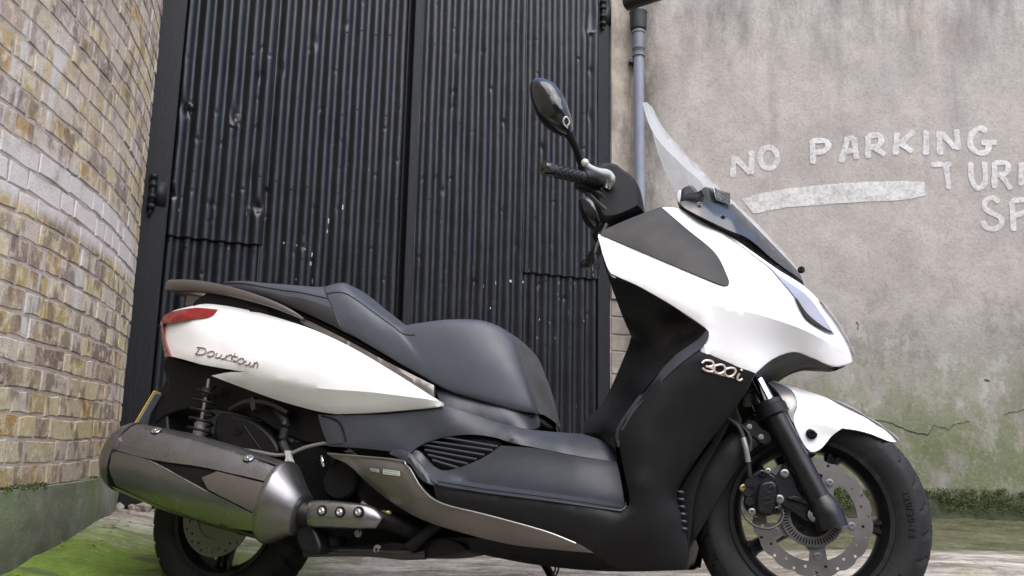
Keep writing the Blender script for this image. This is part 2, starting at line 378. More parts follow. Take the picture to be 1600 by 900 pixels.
def ground_mat():
    t = NT('yard_ground'); P = t.pos(); s = t.sep(P); x, y = s[0], s[1]
    big = t.noise(2.2, 7, 0.7, P); med = t.noise(9, 8, 0.72, P); fine = t.noise(60, 6, 0.75, P)
    c = t.ramp(big, [(0.3, (0.20, 0.18, 0.155)), (0.5, (0.33, 0.30, 0.26)), (0.7, (0.44, 0.41, 0.36))])
    c = t.mix(t.ramp(med, [(0.36, 0.7), (0.55, 0)]), c, (0.10, 0.085, 0.07))
    c = t.mix(t.ramp(fine, [(0.34, 0.5), (0.5, 0)]), c, (0.08, 0.07, 0.06))
    vor = t.n('ShaderNodeTexVoronoi', feature='DISTANCE_TO_EDGE'); vor.inputs['Scale'].default_value = 2.3
    t.l(t.mix(0.12, P, t.noise(4, 4, 0.6, P, 'Color')), vor.inputs['Vector'])
    crk = t.ramp(vor.outputs['Distance'], [(0.0, 1), (0.008, 0)])
    crk = t.math('MULTIPLY', crk, t.ramp(t.noise(3, 3, 0.5, P), [(0.45, 0), (0.6, 1)]))
    c = t.mix(t.math('MULTIPLY', crk, 0.35), c, (0.05, 0.045, 0.035))
    stk = t.noise(5, 7, 0.72, t.map(P, (0.7, 4.5, 1)))
    c = t.mix(t.ramp(stk, [(0.40, 0.85), (0.52, 0)]), c, (0.125, 0.095, 0.07))
    c = t.mix(t.ramp(stk, [(0.54, 0), (0.68, 0.8)]), c, (0.58, 0.54, 0.48))
    # moss on the left
    mm = t.mr(x, -0.45, -0.85, 0, 1)
    near = t.mr(y, 3.15, 2.75, 0.0, 1.0)
    mo = t.math('MULTIPLY', t.ramp(t.noise(3.5, 7, 0.72, P), [(0.24, 0), (0.42, 1)]), t.math('MULTIPLY', mm, near))
    mcol = t.ramp(t.noise(24, 6, 0.75, P), [(0.3, (0.075, 0.115, 0.014)), (0.55, (0.125, 0.20, 0.024)), (0.75, (0.175, 0.25, 0.045))])
    c = t.mix(mo, c, mcol)
    dk = t.math('MULTIPLY', t.ramp(t.noise(5, 3, 0.5, t.map(P, (1, 3, 1), (1, 7, 0))), [(0.6, 0), (0.68, 0.75)]), mm)
    c = t.mix(dk, c, (0.05, 0.055, 0.03))
    # damp green channel on the right
    wet = t.math('MULTIPLY', t.math('MULTIPLY', t.mr(t.math('ADD', y, t.math('MULTIPLY', big, 0.35)), 3.12, 3.26, 0, 1), t.mr(x, -0.2, 0.7, 0, 1)), t.mr(x, 6.0, 4.0, 0, 1))
    wcol = t.ramp(med, [(0.3, (0.055, 0.053, 0.032)), (0.6, (0.105, 0.102, 0.06)), (0.8, (0.15, 0.145, 0.10))])
    c = t.mix(wet, c, wcol)
    gsp = t.math('MULTIPLY', t.ramp(t.noise(6, 6, 0.75, t.map(P, (1, 1, 1), (9, 2, 3))), [(0.56, 0), (0.7, 0.7)]), t.mr(x, 0.5, 1.2, 0, 1))
    c = t.mix(gsp, c, (0.20, 0.235, 0.085))
    t.set(Base_Color=c, Roughness=t.mix(wet, t.mr(med, 0.3, 0.7, 0.8, 0.95), t.mr(med, 0.35, 0.7, 0.10, 0.4)))
    h = t.math('ADD', t.math('MULTIPLY', med, 2.0), fine)
    h = t.math('SUBTRACT', h, t.math('MULTIPLY', crk, 1.0))
    h = t.math('MULTIPLY', h, t.mr(wet, 0, 1, 1, 0.12))
    t.bump(h, 0.7, 0.008); return t.m
M['ground'] = ground_mat()
def moss_mat():
    t = NT('moss'); oi = t.n('ShaderNodeNewGeometry')
    c = t.ramp(oi.outputs['Random Per Island'], [(0, (0.035, 0.045, 0.015)), (0.4, (0.055, 0.085, 0.018)), (0.7, (0.085, 0.13, 0.025)), (1, (0.065, 0.055, 0.03))])
    t.set(Base_Color=c, Roughness=0.9); return t.m
M['moss'] = moss_mat()
def paint_mat():
    t = NT('worn_white_wall_paint'); P = t.pos()
    f = t.math('ADD', t.math('MULTIPLY', t.noise(60, 6, 0.8, P), 0.6), t.math('MULTIPLY', t.noise(14, 4, 0.7, P), 0.4))
    t.set(Base_Color=t.ramp(t.noise(12, 5, 0.7, P), [(0.3, (0.60, 0.58, 0.55)), (0.7, (0.72, 0.70, 0.67))]), Roughness=0.85)
    tr = t.n('ShaderNodeBsdfTransparent'); mx = t.n('ShaderNodeMixShader')
    t.l(t.ramp(f, [(0.34, 0.25), (0.56, 0.86)]), mx.inputs[0]); t.l(tr.outputs[0], mx.inputs[1]); t.l(t.b.outputs[0], mx.inputs[2])
    t.l(mx.outputs[0], t.out.inputs[0]); return t.m
M['wallpaint'] = paint_mat()
M['leaf'] = simple('dead_leaf', (0.15, 0.085, 0.04), 0.8, var=0.4)
M['chipm'] = simple('bare_pale_metal', (0.42, 0.43, 0.45), 0.6, var=0.3)
M['darkwall'] = simple('unseen_wall_brick', (0.075, 0.062, 0.052), 0.9, var=0.4, dirt=((0.03, 0.026, 0.022), 3, 0.7))
M['soil'] = simple('dark_mossy_soil', (0.028, 0.034, 0.014), 0.95, var=0.7, grain=1.0, gscale=90, dirt=((0.012, 0.011, 0.009), 12, 0.8))
M['crackm'] = simple('dark_crack', (0.02, 0.018, 0.016), 0.95)
M['stone'] = simple('rough_stone_grey', (0.20, 0.178, 0.15), 0.9, grain=0.8, gscale=60, var=0.3, dirt=((0.45, 0.42, 0.37), 12, 0.6))

#SETTING
#SCOOTER
# ================================================================== SETTING
def nz(x, y, s=1.0, k=0):
    """cheap smooth pseudo-noise"""
    return (math.sin(x*2.1*s+1.3+k)*math.cos(y*1.7*s-0.4+2*k)+0.5*math.sin(x*4.7*s-y*3.9*s+k)+0.3*math.cos(x*9.1*s+y*8.3*s+3*k))/1.8
GC = np.array([(-.778, 2.49, .028), (.70, 2.01, .080), (-1.53, 3.42, .22), (-1.32, 2.2, .125), (-1.25, 1.0, .09), (.6, 4.3, .21), (-.5, 3.85, .2),
               (2.1, 4.05, .20), (3.6, 3.8, .20), (0, 1, .02), (2, 2, .11), (0, 2.3, .05), (0, -3, 0), (5, 0, .1), (-1.2, -3, .05), (1.3, 3.1, .17), (0.1, 3.0, .115), (-1.346, 2.5, .168), (-1.33, 2.3, .150), (-1.36, 2.65, .180), (-1.38, 2.78, .193), (-1.3, 1.7, .12), (-1.44, 3.03, .212), (-1.12, 2.3, .11), (-1.05, 2.6, .115), (-1.41, 2.9, .205), (-1.46, 3.15, .215), (-1.2, 3.2, .19), (-1.15, 2.75, .14)])
def gz(x, y):
    d2 = (GC[:, 0]-x)**2+(GC[:, 1]-y)**2+0.006; w = 1/d2**1.6
    return float((w*GC[:, 2]).sum()/w.sum())
def axis_pts(lo, hi, fine_lo, fine_hi, st):
    a = list(np.arange(fine_lo, fine_hi, st)); x = fine_lo; g = st
    while x > lo: g *= 1.45; x -= g; a.insert(0, x)
    x = a[-1]; g = st
    while x < hi: g *= 1.45; x += g; a.append(x)
    return a
bm = bmesh.new()
xs = axis_pts(-70, 70, -1.7, 3.4, 0.035); ys = axis_pts(-70, 70, 0.6, 4.6, 0.035)
grid_faces(bm, [[(x, y, gz(x, y)+0.006*nz(x, y, 3.0)*(abs(x) < 5)+rng.normal(0, .0012)*(abs(x) < 4)) for y in ys] for x in xs], flip=True)
fix(bm)
g = obj('ground', bm, M['ground'], sharp=0); tag(g, 'damp stone yard floor with bright green moss on the left', kind='structure')
def ground_hit(px, py):
    d = ray(px, py); t = 1.0
    for _ in range(60):
        p = CAM+d*t; t += (p[2]-gz(p[0], p[1]))/max(-d[2], .02)*0.6
    return CAM+d*t

# ---- curved brick wall on the left
def wx(y):
    if y < 1.9: return wx(1.9)+(-0.0)*(1.9-y)+0.03*(1.9-y)*0
    q = y-2.2; return -1.323-0.045*q-0.109*q*q
YS = np.linspace(3.44, -1.6, 900); XS = np.array([wx(y) for y in YS])
ARC = np.concatenate([[0], np.cumsum(np.hypot(np.diff(XS), np.diff(YS)))])
def wall_at(s):
    y = np.interp(s, ARC, YS); x = np.interp(s, ARC, XS); e = 0.02
    t = np.array([np.interp(s+e, ARC, XS)-np.interp(s-e, ARC, XS), np.interp(s+e, ARC, YS)-np.interp(s-e, ARC, YS), 0.0]); t /= np.linalg.norm(t)
    return np.array([x, y, 0.0]), t, np.array([-t[1], t[0], 0.0])   # point, tangent (towards camera), outward normal (+x)
wallr = empty('brick_wall', (wx(2.6), 2.6, gz(wx(2.6), 2.6)))
tag(wallr, 'curved old yellow stock brick wall with lime streaks on a mossy plinth', 'wall')
W0 = np.array(wallr.location)
ZB = 0.357; CH = 0.0660; ZTOP = 4.0; NCOURSE = int((ZTOP-ZB)/CH)
def ribbon_wall(name, off, z0, z1, thick, mat, n=70, nzv=10, wob=0.0):
    bm = bmesh.new(); G = []
    ss = np.linspace(0, ARC[-1], n)
    prof = [(off, z) for z in np.linspace(z0, z1, nzv)]+[(off-thick, z1), (off-thick, z0)]
    for s in ss:
        p, t, nn = wall_at(s)
        G.append([p+nn*(o+(wob*nz(s*2, z*5, 2.0) if i < nzv else 0))+np.array([0, 0, z])-W0 for i, (o, z) in enumerate(prof)])
    V = grid_faces(bm, G, closed_v=True); bm.faces.new(V[0]); bm.faces.new(V[-1][::-1]); fix(bm)
    return obj(name, bm, mat, wallr)
ribbon_wall('mortar_bed', -0.0009, ZB, ZTOP, 0.20, M['mortar'], 300, 60, 0.0005)
ribbon_wall('plinth', 0.020, -0.15, ZB-0.001, 0.22, M['plinth'], 120, 14, 0.004)
def brick_mesh(L, H, bm=None, T=None):
    """front face towards +Y, centre at origin, uneven arrises"""
    own = bm is None
    if own: bm = bmesh.new()
    j = lambda a: random.uniform(-a, a)
    f = 0.0028; D = 0.05; nx = 3 if L > .15 else 2
    ring_o, ring_i = [], []
    top = [(-L/2+L*i/nx, H/2) for i in range(nx)]; right = [(L/2, H/2)]; bot = [(L/2-L*i/nx, -H/2) for i in range(nx)]; left = [(-L/2, -H/2)]
    outl = top+right+bot+left
    for x, z in outl:
        x += j(.0030); z += j(.0032); ch = .0012+abs(j(.0022))
        ring_o.append((x, -.0026, z)); ring_i.append((x*(1-2*ch/L), j(.0008), z*(1-2*ch/H)))
    v0 = [(x, -D, z) for x, y, z in ring_o]
    rings = [v0, ring_o, ring_i]
    if T is not None: rings = [[T(p) for p in r] for r in rings]
    R = [[bm.verts.new(tuple(p)) for p in r] for r in rings]; n = len(outl)
    for a, b in ((0, 1), (1, 2)):
        for i in range(n): bm.faces.new([R[a][i], R[a][(i+1) % n], R[b][(i+1) % n], R[b][i]])
    bm.faces.new(R[2])
    if own:
        fix(bm); me = bpy.data.meshes.new('brick'); bm.to_mesh(me); bm.free(); me.materials.append(M['brick']); return me
JB = 0.0100; HB = CH-0.0090
STR = [brick_mesh(0.190, HB) for _ in range(12)]; HED = [brick_mesh(0.090, HB) for _ in range(12)]
PQ = [brick_mesh(0.047, HB) for _ in range(4)]
stuffb = bmesh.new(); nb = 0
for c in range(NCOURSE):
    z = ZB+c*CH+CH/2; s = -0.02-(0.0 if c % 2 else 0.148)+random.uniform(-.01, .01); k = c
    while s < ARC[-1]-.05:
        r = random.random(); k += 1
        L = 0.190 if k % 2 else 0.090
        if r < .12: L = 0.090 if L > .15 else 0.190
        sc = s+L/2
        s0 = max(s, 0.0); s1 = s+L
        if s1 > 0.03:
            if s < 0: L2 = s1; sc = s1/2
            else: L2 = L
            p, t, nn = wall_at(sc)
            pr = random.uniform(.0004, .0022)+(random.random() < .1)*.002
            
            th = math.atan2(-nn[0], nn[1])+random.gauss(0, .007)
            tilt = random.gauss(0, .010)
            zz = z+0.004*math.sin(sc*5+c*.3)+random.gauss(0, .0012)
            Mx = Matrix.Translation(Vector(p+nn*pr+np.array([0, 0, zz])-W0)) @ Matrix.Rotation(th, 4, 'Z') @ Matrix.Rotation(tilt, 4, 'Y')
            if p[1] > 2.14 and zz < 2.56 and nb < 298:
                if abs(L2-L) > .004: me = brick_mesh(max(L2, .03), HB)
                else: me = random.choice(STR if L > .15 else HED)
                o = bpy.data.objects.new('brick', me); COL.objects.link(o); o.parent = wallr; o.matrix_local = Mx; nb += 1
            else:
                brick_mesh(max(L2, .03), HB, stuffb, lambda q: np.array(Mx @ Vector(q)))
        s += L+JB
fix(stuffb); o = obj('brick_rest', stuffb, M['brick'], wallr, smooth=False); o.name = 'upper_brickwork'; tag(o, kind='stuff')

def clump(bm, c, n, sx, sy, sz, size, ax=None):
    for _ in range(n):
        p = np.array(c)+np.array([random.gauss(0, sx), random.gauss(0, sy), random.gauss(0, sz)])
        a = rng.normal(size=3); a /= np.linalg.norm(a); b = np.cross(a, rng.normal(size=3)); b /= np.linalg.norm(b)
        r = size*random.uniform(.5, 1.4)
        v = [bm.verts.new(tuple(p+a*r)), bm.verts.new(tuple(p+b*r*.6)), bm.verts.new(tuple(p-a*r)), bm.verts.new(tuple(p-b*r*.6))]
        bm.faces.new(v)
bm = bmesh.new()
for _ in range(60):
    s = random.uniform(.95, 1.6)if random.random() < .8 else random.uniform(0.1, 2.6)
    p, t, nn = wall_at(s); q = p+nn*random.uniform(.0, .018)+np.array([0, 0, ZB+.002])
    clump(bm, q, 26, .009, .012, .004, .0045)
o = obj('ledge_moss', bm, M['moss'], smooth=False, sharp=0); tag(o, 'thin green moss growing along the brick wall ledge', 'moss', kind='stuff')

# ---- black corrugated gate at the back
D0 = np.array([-1.535, 3.45, 0.0]); DA = math.radians(22.6)
DX = np.array([math.cos(DA), math.sin(DA), 0]); DN = np.array([math.sin(DA), -math.cos(DA), 0]); UZ = np.array([0, 0, 1.0])
def dpt(s, z, d=0.0): return D0+DX*s+DN*d+UZ*z
def dsz(px, py, d=0.0):
    r = ray(px, py); t = ((D0+DN*d-CAM)@DN)/(r@DN); p = CAM+r*t; return (p-D0)@DX, p[2]
PITCHC = 0.0690
def corr(s, ph=0.0):
    a = math.sin(2*math.pi*(s-ph)/PITCHC); return 0.0120*math.copysign(abs(a)**0.8, a)
GTOP = 3.25
post = empty('gate_post', tuple(dpt(.04, .2)))
tag(post, 'black painted timber gate post against the end of the brick wall', 'post')
PB = np.array(post.location)
def dbox(name, s0, s1, z0, z1, d0, d1, mat, parent, base, bev=.004, smooth=False):
    bm = bmesh.new(); c = (dpt((s0+s1)/2, (z0+z1)/2, (d0+d1)/2))-base
    boxm(bm, c, (s1-s0)/2, (d1-d0)/2, (z1-z0)/2, (DX, DN, UZ)); fix(bm)
    return obj(name, bm, mat, parent, smooth=smooth, bevel=bev)
dbox('post_timber', -0.10, 0.082, 0.0, GTOP, -.12, .045, M['wood'], post, PB)
def hinge(parent, base, px, py, d):
    s, z = dsz(px, py, d); bm = bmesh.new()
    tube(bm, [dpt(s, z-.075, d+.012)-base, dpt(s, z+.075, d+.012)-base], .011, 10)
    for dz in (-.062, -.02, .03, .066): tube(bm, [dpt(s, z+dz-.009, d+.012)-base, dpt(s, z+dz+.009, d+.012)-base], .0165, 10)
    tube(bm, [dpt(s-.004, z-.1, d+.01)-base, dpt(s, z-.075, d+.012)-base], .007, 8)
    boxm(bm, dpt(s+.028, z, d+.002)-base, .028, .004, .05, (DX, DN, UZ)); fix(bm)
    return obj('hinge', bm, M['wood'], parent)
hinge(post, PB, 238, 301, .047)
hinge(post, PB, 212, 560, .047) if False else None
def leaf(label, s0, s1, sheets, stiles, dents, ph):
    base = dpt((s0+s1)/2, .24); e = empty('gate_leaf', tuple(base)); tag(e, label, 'gate', 'leaves of the corrugated gate')
    for (a, b) in stiles: dbox('stile', a, b, .25, GTOP-.02, -.03, .020, M['wood'], e, base)
    big = [d_ for d_ in dents if d_[4] < -.0085]
    for (a, b, z0, z1, off, wav) in sheets:
        bm = bmesh.new(); G = []
        nsx = int((b-a)/PITCHC*12)+1
        zz = np.concatenate([np.linspace(z0, min(z1, .9), 8)[:-1] if z0 < .9 else [], np.linspace(max(z0, .9), min(z1, 2.7), 300 if dents else 60)[:-1] if z1 > .9 else [], np.linspace(min(max(2.7, z0), z1), z1, 6)])
        zz = np.unique(np.round(zz, 5))
        for i in range(nsx):
            s = a+(b-a)*i/(nsx-1); col = []
            for z in zz:
                sw = s+0.0022*nz(s*1.5, z, 1.3)
                fl = 1.0
                for (ds, dz, rs, rz, amt) in big:
                    q = ((s-ds)/(rs*1.5))**2+((z-dz)/(rz*1.6))**2
                    if q < 5: fl -= .75*math.exp(-q)
                d = off+corr(sw, ph)*max(fl, .1)+0.004*nz(s*2, z*1.4, 1.0, 2)+.0012*nz(s*9, z*5, 1.0, 4)
                for (ds, dz, rs, rz, amt) in dents:
                    q = ((s-ds)/rs)**2+((z-dz)/rz)**2
                    if q < 6: d += amt*math.exp(-q)
                zq = z+(wav*nz(s*6, 3.0, 2.0) if abs(z-(z1 if off > 0.0005 else z0)) < 1e-4 and wav else 0)
                col.append(dpt(s, zq, d)-base)
            G.append(col)
        grid_faces(bm, G); fix(bm)
        o = obj('corrugated_sheet', bm, M['door'], e, sharp=0)
        sm = o.modifiers.new('thickness', 'SOLIDIFY'); sm.thickness = .0016; sm.offset = -1
    # nail heads along the rails, on the crests
    bm = bmesh.new()
    for (a, b, z0, z1, off, wav) in sheets:
        k0 = int(math.ceil((a-ph)/PITCHC-.25)); k = k0
        while ph+(k+.25)*PITCHC < b-.01:
            for zr in (2.42, 2.02, 1.62, 1.30, .98):
                if z0 < zr < z1 and random.random() < .5:
                    s = ph+(k+.25)*PITCHC; z = zr+random.gauss(0, .012); c = dpt(s, z, off+.0118)-base
                    lathe(bm, [(.0042, -.003), (.0042, .0005), (.0025, .0022), (0, .0026)], c, DN, DX, 8)
            k += 1
    fix(bm); o = obj('nail_heads', bm, M['wood'], e, sharp=0); o['kind'] = 'stuff'
    return e, base
def dent(px, py, rs, rz, amt): s, z = dsz(px, py); return (s, z, rs, rz, amt)
LD = [dent(270, 158, .022, .035, -.017), dent(293, 172, .018, .03, -.018), dent(298, 165, .01, .012, .012), dent(367, 182, .014, .03, -.010), dent(402, 325, .016, .018, -.012), dent(265, 303, .014, .02, -.011),
      dent(330, 320, .012, .014, -.008), dent(408, 120, .014, .03, -.007), dent(440, 110, .012, .03, -.006), dent(493, 70, .012, .03, -.007), dent(310, 220, .01, .012, -.007), dent(392, 275, .01, .05, -.006), dent(540, 40, .012, .02, -.006)]
RD = [dent(917, 40, .02, .05, -.016), dent(930, 25, .014, .03, .01), dent(922, 52, .014, .012, .012), dent(918, 180, .012, .03, -.007), dent(786, 190, .01, .015, -.007), dent(642, 230, .012, .02, -.007), dent(640, 120, .012, .05, -.006), dent(845, 230, .01, .02, -.006), dent(920, 110, .01, .02, -.006), dent(690, 300, .01, .02, -.005)]
for L_ in (LD, RD):       # crumple the big dents
    for (s_, z_, rs, rz, amt) in list(L_):
        if amt < -.0085:
            for _ in range(7): L_.append((s_+random.gauss(0, rs*.8), z_+random.gauss(0, rz*.9), random.uniform(.004, .009), random.uniform(.005, .012), random.choice((-1, 1))*random.uniform(.003, .008)))
for L_, n_ in ((LD, 60), (RD, 50)):
    for _ in range(n_):
        L_.append((random.uniform(.1, 1.1) if L_ is LD else random.uniform(1.18, 2.15), random.uniform(.9, 2.65), random.uniform(.005, .009), random.uniform(.006, .014), random.uniform(-.006, -.002)))
ZL = 1.345
S1 = 1.100
leafL, LB = leaf('left gate leaf of dented black corrugated iron, beside the brick wall', .085, S1,
     [(.086, .475, ZL-.012, GTOP-.03, .010, .006), (.086, .475, .26, ZL+.02, -.004, 0), (.463, S1-.012, .262, GTOP-.035, .004, 0)], [(S1-.035, S1-.004)] if False else [], LD, .012)
leafR, RB = leaf('right gate leaf of straight ribbed black corrugated iron, next to the drainpipe', S1+.012, 2.2,
     [(S1+.052, 1.72, .262, GTOP-.03, .006, 0), (1.705, 2.125, ZL-.012, GTOP-.035, .012, .005), (1.705, 2.125, .26, ZL+.02, -.002, 0)], [(S1+.014, S1+.056), (2.128, 2.196)], RD, .03)
dbox('back_board', .07, S1+.005, .05, GTOP-.04, -.06, -.025, M['wood'], leafL, LB)
dbox('back_board', S1-.03, 2.215, .05, GTOP-.04, -.095, -.062, M['wood'], leafR, RB)
hinge(leafR, RB, 941, 22, .022)
# chips where white shows through the black paint, each its own flake
def chip(px, py, w, h, par, base):
    s, z = dsz(px, py, .012); bm = bmesh.new(); f = []
    for i in range(11):
        a = 2*math.pi*i/11; r = random.uniform(.35, 1.15)
        f.append(bm.verts.new(tuple(dpt(s+math.cos(a)*w*r, z+math.sin(a)*h*r, .0205)-base)))
    bm.faces.new(f); fix(bm); obj('paint_chip', bm, M['chipm'], par, smooth=False, sharp=0)
for c_ in ((535, 324, .004, .022), (513, 345, .003, .016), (511, 362, .0025, .012), (487, 398, .003, .016), (485, 412, .003, .012), (443, 380, .003, .006), (463, 384, .002, .005), (476, 390, .002, .005)): chip(*c_, leafL, LB)
for c_ in ((797, 440, .007, .008), (816, 441, .005, .006), (765, 482, .004, .005), (838, 528, .002, .010), (858, 505, .002, .006), (870, 460, .002, .004), (842, 500, .002, .008)): chip(*c_, leafR, RB)
# ---- narrow pier between the gate and the drainpipe
pier = empty('masonry_pier', tuple(dpt(2.26, .2))); tag(pier, 'narrow buff rendered pier between the black gate and the drainpipe', 'pier')
PBm = np.array(pier.location)
def pier_strip(z0, z1, d, name, mat):
    bm = bmesh.new(); G = []
    for s in np.linspace(2.203, 2.45, 10):
        G.append([dpt(s, z, d+.0025*nz(s*8, z*4, 2.0))-PBm for z in np.linspace(z0, z1, 60)]+[dpt(s, z1, d-.2)-PBm, dpt(s, z0, d-.2)-PBm])
    V = grid_faces(bm, G, closed_v=True); bm.faces.new(V[0]); bm.faces.new(V[-1][::-1]); fix(bm)
    return obj(name, bm, mat, pier)
pier_strip(1.24, 3.4, .030, 'render_face', M['pier'])
pier_strip(.1, 1.238, .010, 'mortar_bed', M['mortar'])
zc = .2
while zc < 1.22:
    h = random.uniform(.085, .13); h = min(h, 1.232-zc)
    if h > .03:
        bm = bmesh.new(); w_ = random.uniform(.10, .12); c = dpt(2.207+w_/2, zc+h/2, .0)-PBm
        boxm(bm, c, w_/2, .018+random.uniform(-.002, .002), h/2-.0025, (DX, DN, UZ)); fix(bm)
        obj('stone', bm, M['stone'], pier, smooth=False, bevel=.004)
        bm = bmesh.new(); c = dpt(2.207+w_+.005+.055, zc+h/2, 0)-PBm; boxm(bm, c, .055, .0175, h/2-.0025, (DX, DN, UZ)); fix(bm)
        obj('stone', bm, M['stone'], pier, smooth=False, bevel=.004)
    zc += h
# ---- rendered wall with painted lettering on the right
WA = np.array([0.628, 4.345, 0.0]); WAng = math.radians(-9.5)
WX = np.array([math.cos(WAng), math.sin(WAng), 0]); WN = np.array([math.sin(WAng), -math.cos(WAng), 0])
rw = empty('rendered_wall', tuple(WA+WX*1.2+UZ*.2)); tag(rw, 'weathered grey rendered wall with hand painted NO PARKING lettering', 'wall')
RWB = np.array(rw.location)
def wpt(s, z, d=0): return WA+WX*s+WN*d+UZ*z
def wsz(px, py, d=0.0):
    r = ray(px, py); t = ((WA+WN*d-CAM)@WN)/(r@WN); p = CAM+r*t; return (p-WA)@WX, p[2]
def wrel(s, z): return .004*nz(s*2, z*2, 1.0)+.0018*nz(s*9, z*9, 1.0, 1)
bm = bmesh.new(); G = []
for s in np.linspace(0.0, 6.0, 240):
    G.append([wpt(s, z, wrel(s, z))-RWB for z in np.linspace(0.0, 3.35, 110)]+[wpt(s, 3.35, -.22)-RWB, wpt(s, 0.0, -.22)-RWB])
V = grid_faces(bm, G, closed_v=True); bm.faces.new(V[0]); bm.faces.new(V[-1][::-1]); fix(bm)
obj('render_face', bm, M['render'], rw, sharp=50)
def stroke_mesh(bm, pts, width, px=True, d=.0035, smooth=True):
    q = [np.array(wsz(*p)) for p in pts] if px else [np.array(p) for p in pts]
    c = cr(q, 8) if smooth and len(q) > 2 else cr(q, 8) if len(q) > 2 else cr([q[0], (q[0]*.67+q[1]*.33), (q[0]*.33+q[1]*.67), q[1]], 5)
    L, R_ = [], []
    for i in range(len(c)):
        t = c[min(i+1, len(c)-1)]-c[max(i-1, 0)]; t /= (np.linalg.norm(t)+1e-9); n = np.array([-t[1], t[0]])
        w = width/2*(1+.05*random.uniform(-1, 1)+.09*math.sin(i*.5))*(.62 if i in (0, len(c)-1) else 1)
        L.append(c[i]+n*w); R_.append(c[i]-n*w)
    grid_faces(bm, [[wpt(a[0], a[1], d+wrel(a[0], a[1]))-RWB for a in (l, (l+r)/2, r)] for l, r in zip(L, R_)])
K = lambda *p: [(1000+x/2, y/2) for x, y in p]
LET = [
 [K((290, 555), (293, 488)), K((296, 492), (345, 543)), K((347, 545), (348, 472))],
 [K(*[(402+27*math.sin(a), 493-33*math.cos(a)) for a in np.linspace(-.2, 6.2, 12)])],
 [K((541, 512), (538, 436)), K((536, 440), (578, 441), (588, 456), (574, 472), (545, 478))],
 [K((628, 508), (650, 428)), K((650, 432), (668, 432)), K((668, 430), (676, 498)), K((640, 474), (672, 471))],
 [K((712, 495), (712, 425)), K((712, 427), (744, 423), (753, 440), (742, 457), (715, 463)), K((730, 462), (765, 485))],
 [K((797, 485), (803, 415)), K((806, 455), (855, 411)), K((815, 450), (850, 475))],
 [K((893, 485), (893, 408))],
 [K((937, 485), (933, 410)), K((940, 415), (985, 465)), K((992, 470), (988, 405))],
 [K((1082, 412), (1060, 401), (1036, 420), (1030, 450), (1045, 473), (1070, 479), (1086, 470), (1089, 450)), K((1065, 447), (1113, 446))],
 [K((908, 515), (972, 514)), K((955, 518), (964, 592))],
 [K((1031, 507), (1035, 560), (1050, 587), (1068, 584), (1078, 560), (1074, 507))],
 [K((1106, 590), (1106, 508)), K((1104, 511), (1140, 509), (1150, 525), (1140, 543), (1112, 549)), K((1128, 550), (1158, 592))],
 [K((1190, 580), (1190, 508)), K((1192, 510), (1230, 578)), K((1233, 580), (1234, 508))],
 [K((1122, 632), (1100, 619), (1078, 630), (1076, 650), (1100, 667), (1126, 680), (1127, 702), (1105, 716), (1080, 710), (1070, 690))],
 [K((1168, 722), (1160, 628)), K((1158, 629), (1200, 626), (1212, 645), (1200, 664), (1165, 675))]]
for i, L_ in enumerate(LET):
    bm = bmesh.new()
    for k, st in enumerate(L_): stroke_mesh(bm, st, .028 if i < 9 else .025, d=.0035+.0008*k)
    fix(bm); obj('painted_letter', bm, M['wallpaint'], rw, sharp=0)
bm = bmesh.new()
tp = cr(K((318, 622), (380, 605), (450, 591), (600, 576), (760, 567), (888, 569)), 10); bt = cr(K((355, 668), (420, 655), (500, 645), (700, 631), (820, 625), (890, 612)), 10)
G = []
for a, b in zip(tp, bt):
    row = []
    for f in np.linspace(0, 1, 6):
        q = a*(1-f)+b*f; s, z = wsz(*q); row.append(wpt(s, z+random.uniform(-.002, .002), .0034+wrel(s, z))-RWB)
    G.append(row)
grid_faces(bm, G); fix(bm); obj('painted_bar', bm, M['wallpaint'], rw, sharp=0)
def crack(pts, w):
    bm = bmesh.new(); q = [np.array(wsz(*p)) for p in pts]; c = []
    for a, b in zip(q[:-1], q[1:]):
        for f in np.linspace(0, 1, 6)[:-1]: c.append(a*(1-f)+b*f+rng.normal(0, .0025, 2))
    c.append(q[-1]); L = len(c)
    G = [[wpt(p[0], p[1]+w*(0.3+random.random())*math.sin(math.pi*(.08+.84*i/L)), .0025+wrel(*p))-RWB, wpt(p[0], p[1]-w*.4, .0025+wrel(*p))-RWB] for i, p in enumerate(c)]
    grid_faces(bm, G); fix(bm); obj('crack', bm, M['crackm'], rw, sharp=0)
crack([(1366, 655), (1390, 660), (1415, 672), (1449, 681), (1455, 672), (1460, 664)], .004)
crack([(1460, 664), (1481, 671), (1492, 662), (1515, 659)], .003); crack([(1568, 648), (1590, 643), (1606, 640)], .003)
crack([(1341, 612), (1347, 632), (1350, 648)], .002); crack([(1447, 683), (1442, 700)], .0018)
crack([(1337, 502), (1342, 509), (1339, 516)], .006); crack([(1538, 593), (1546, 596)], .007); crack([(1444, 207), (1448, 222), (1450, 232)], .006)
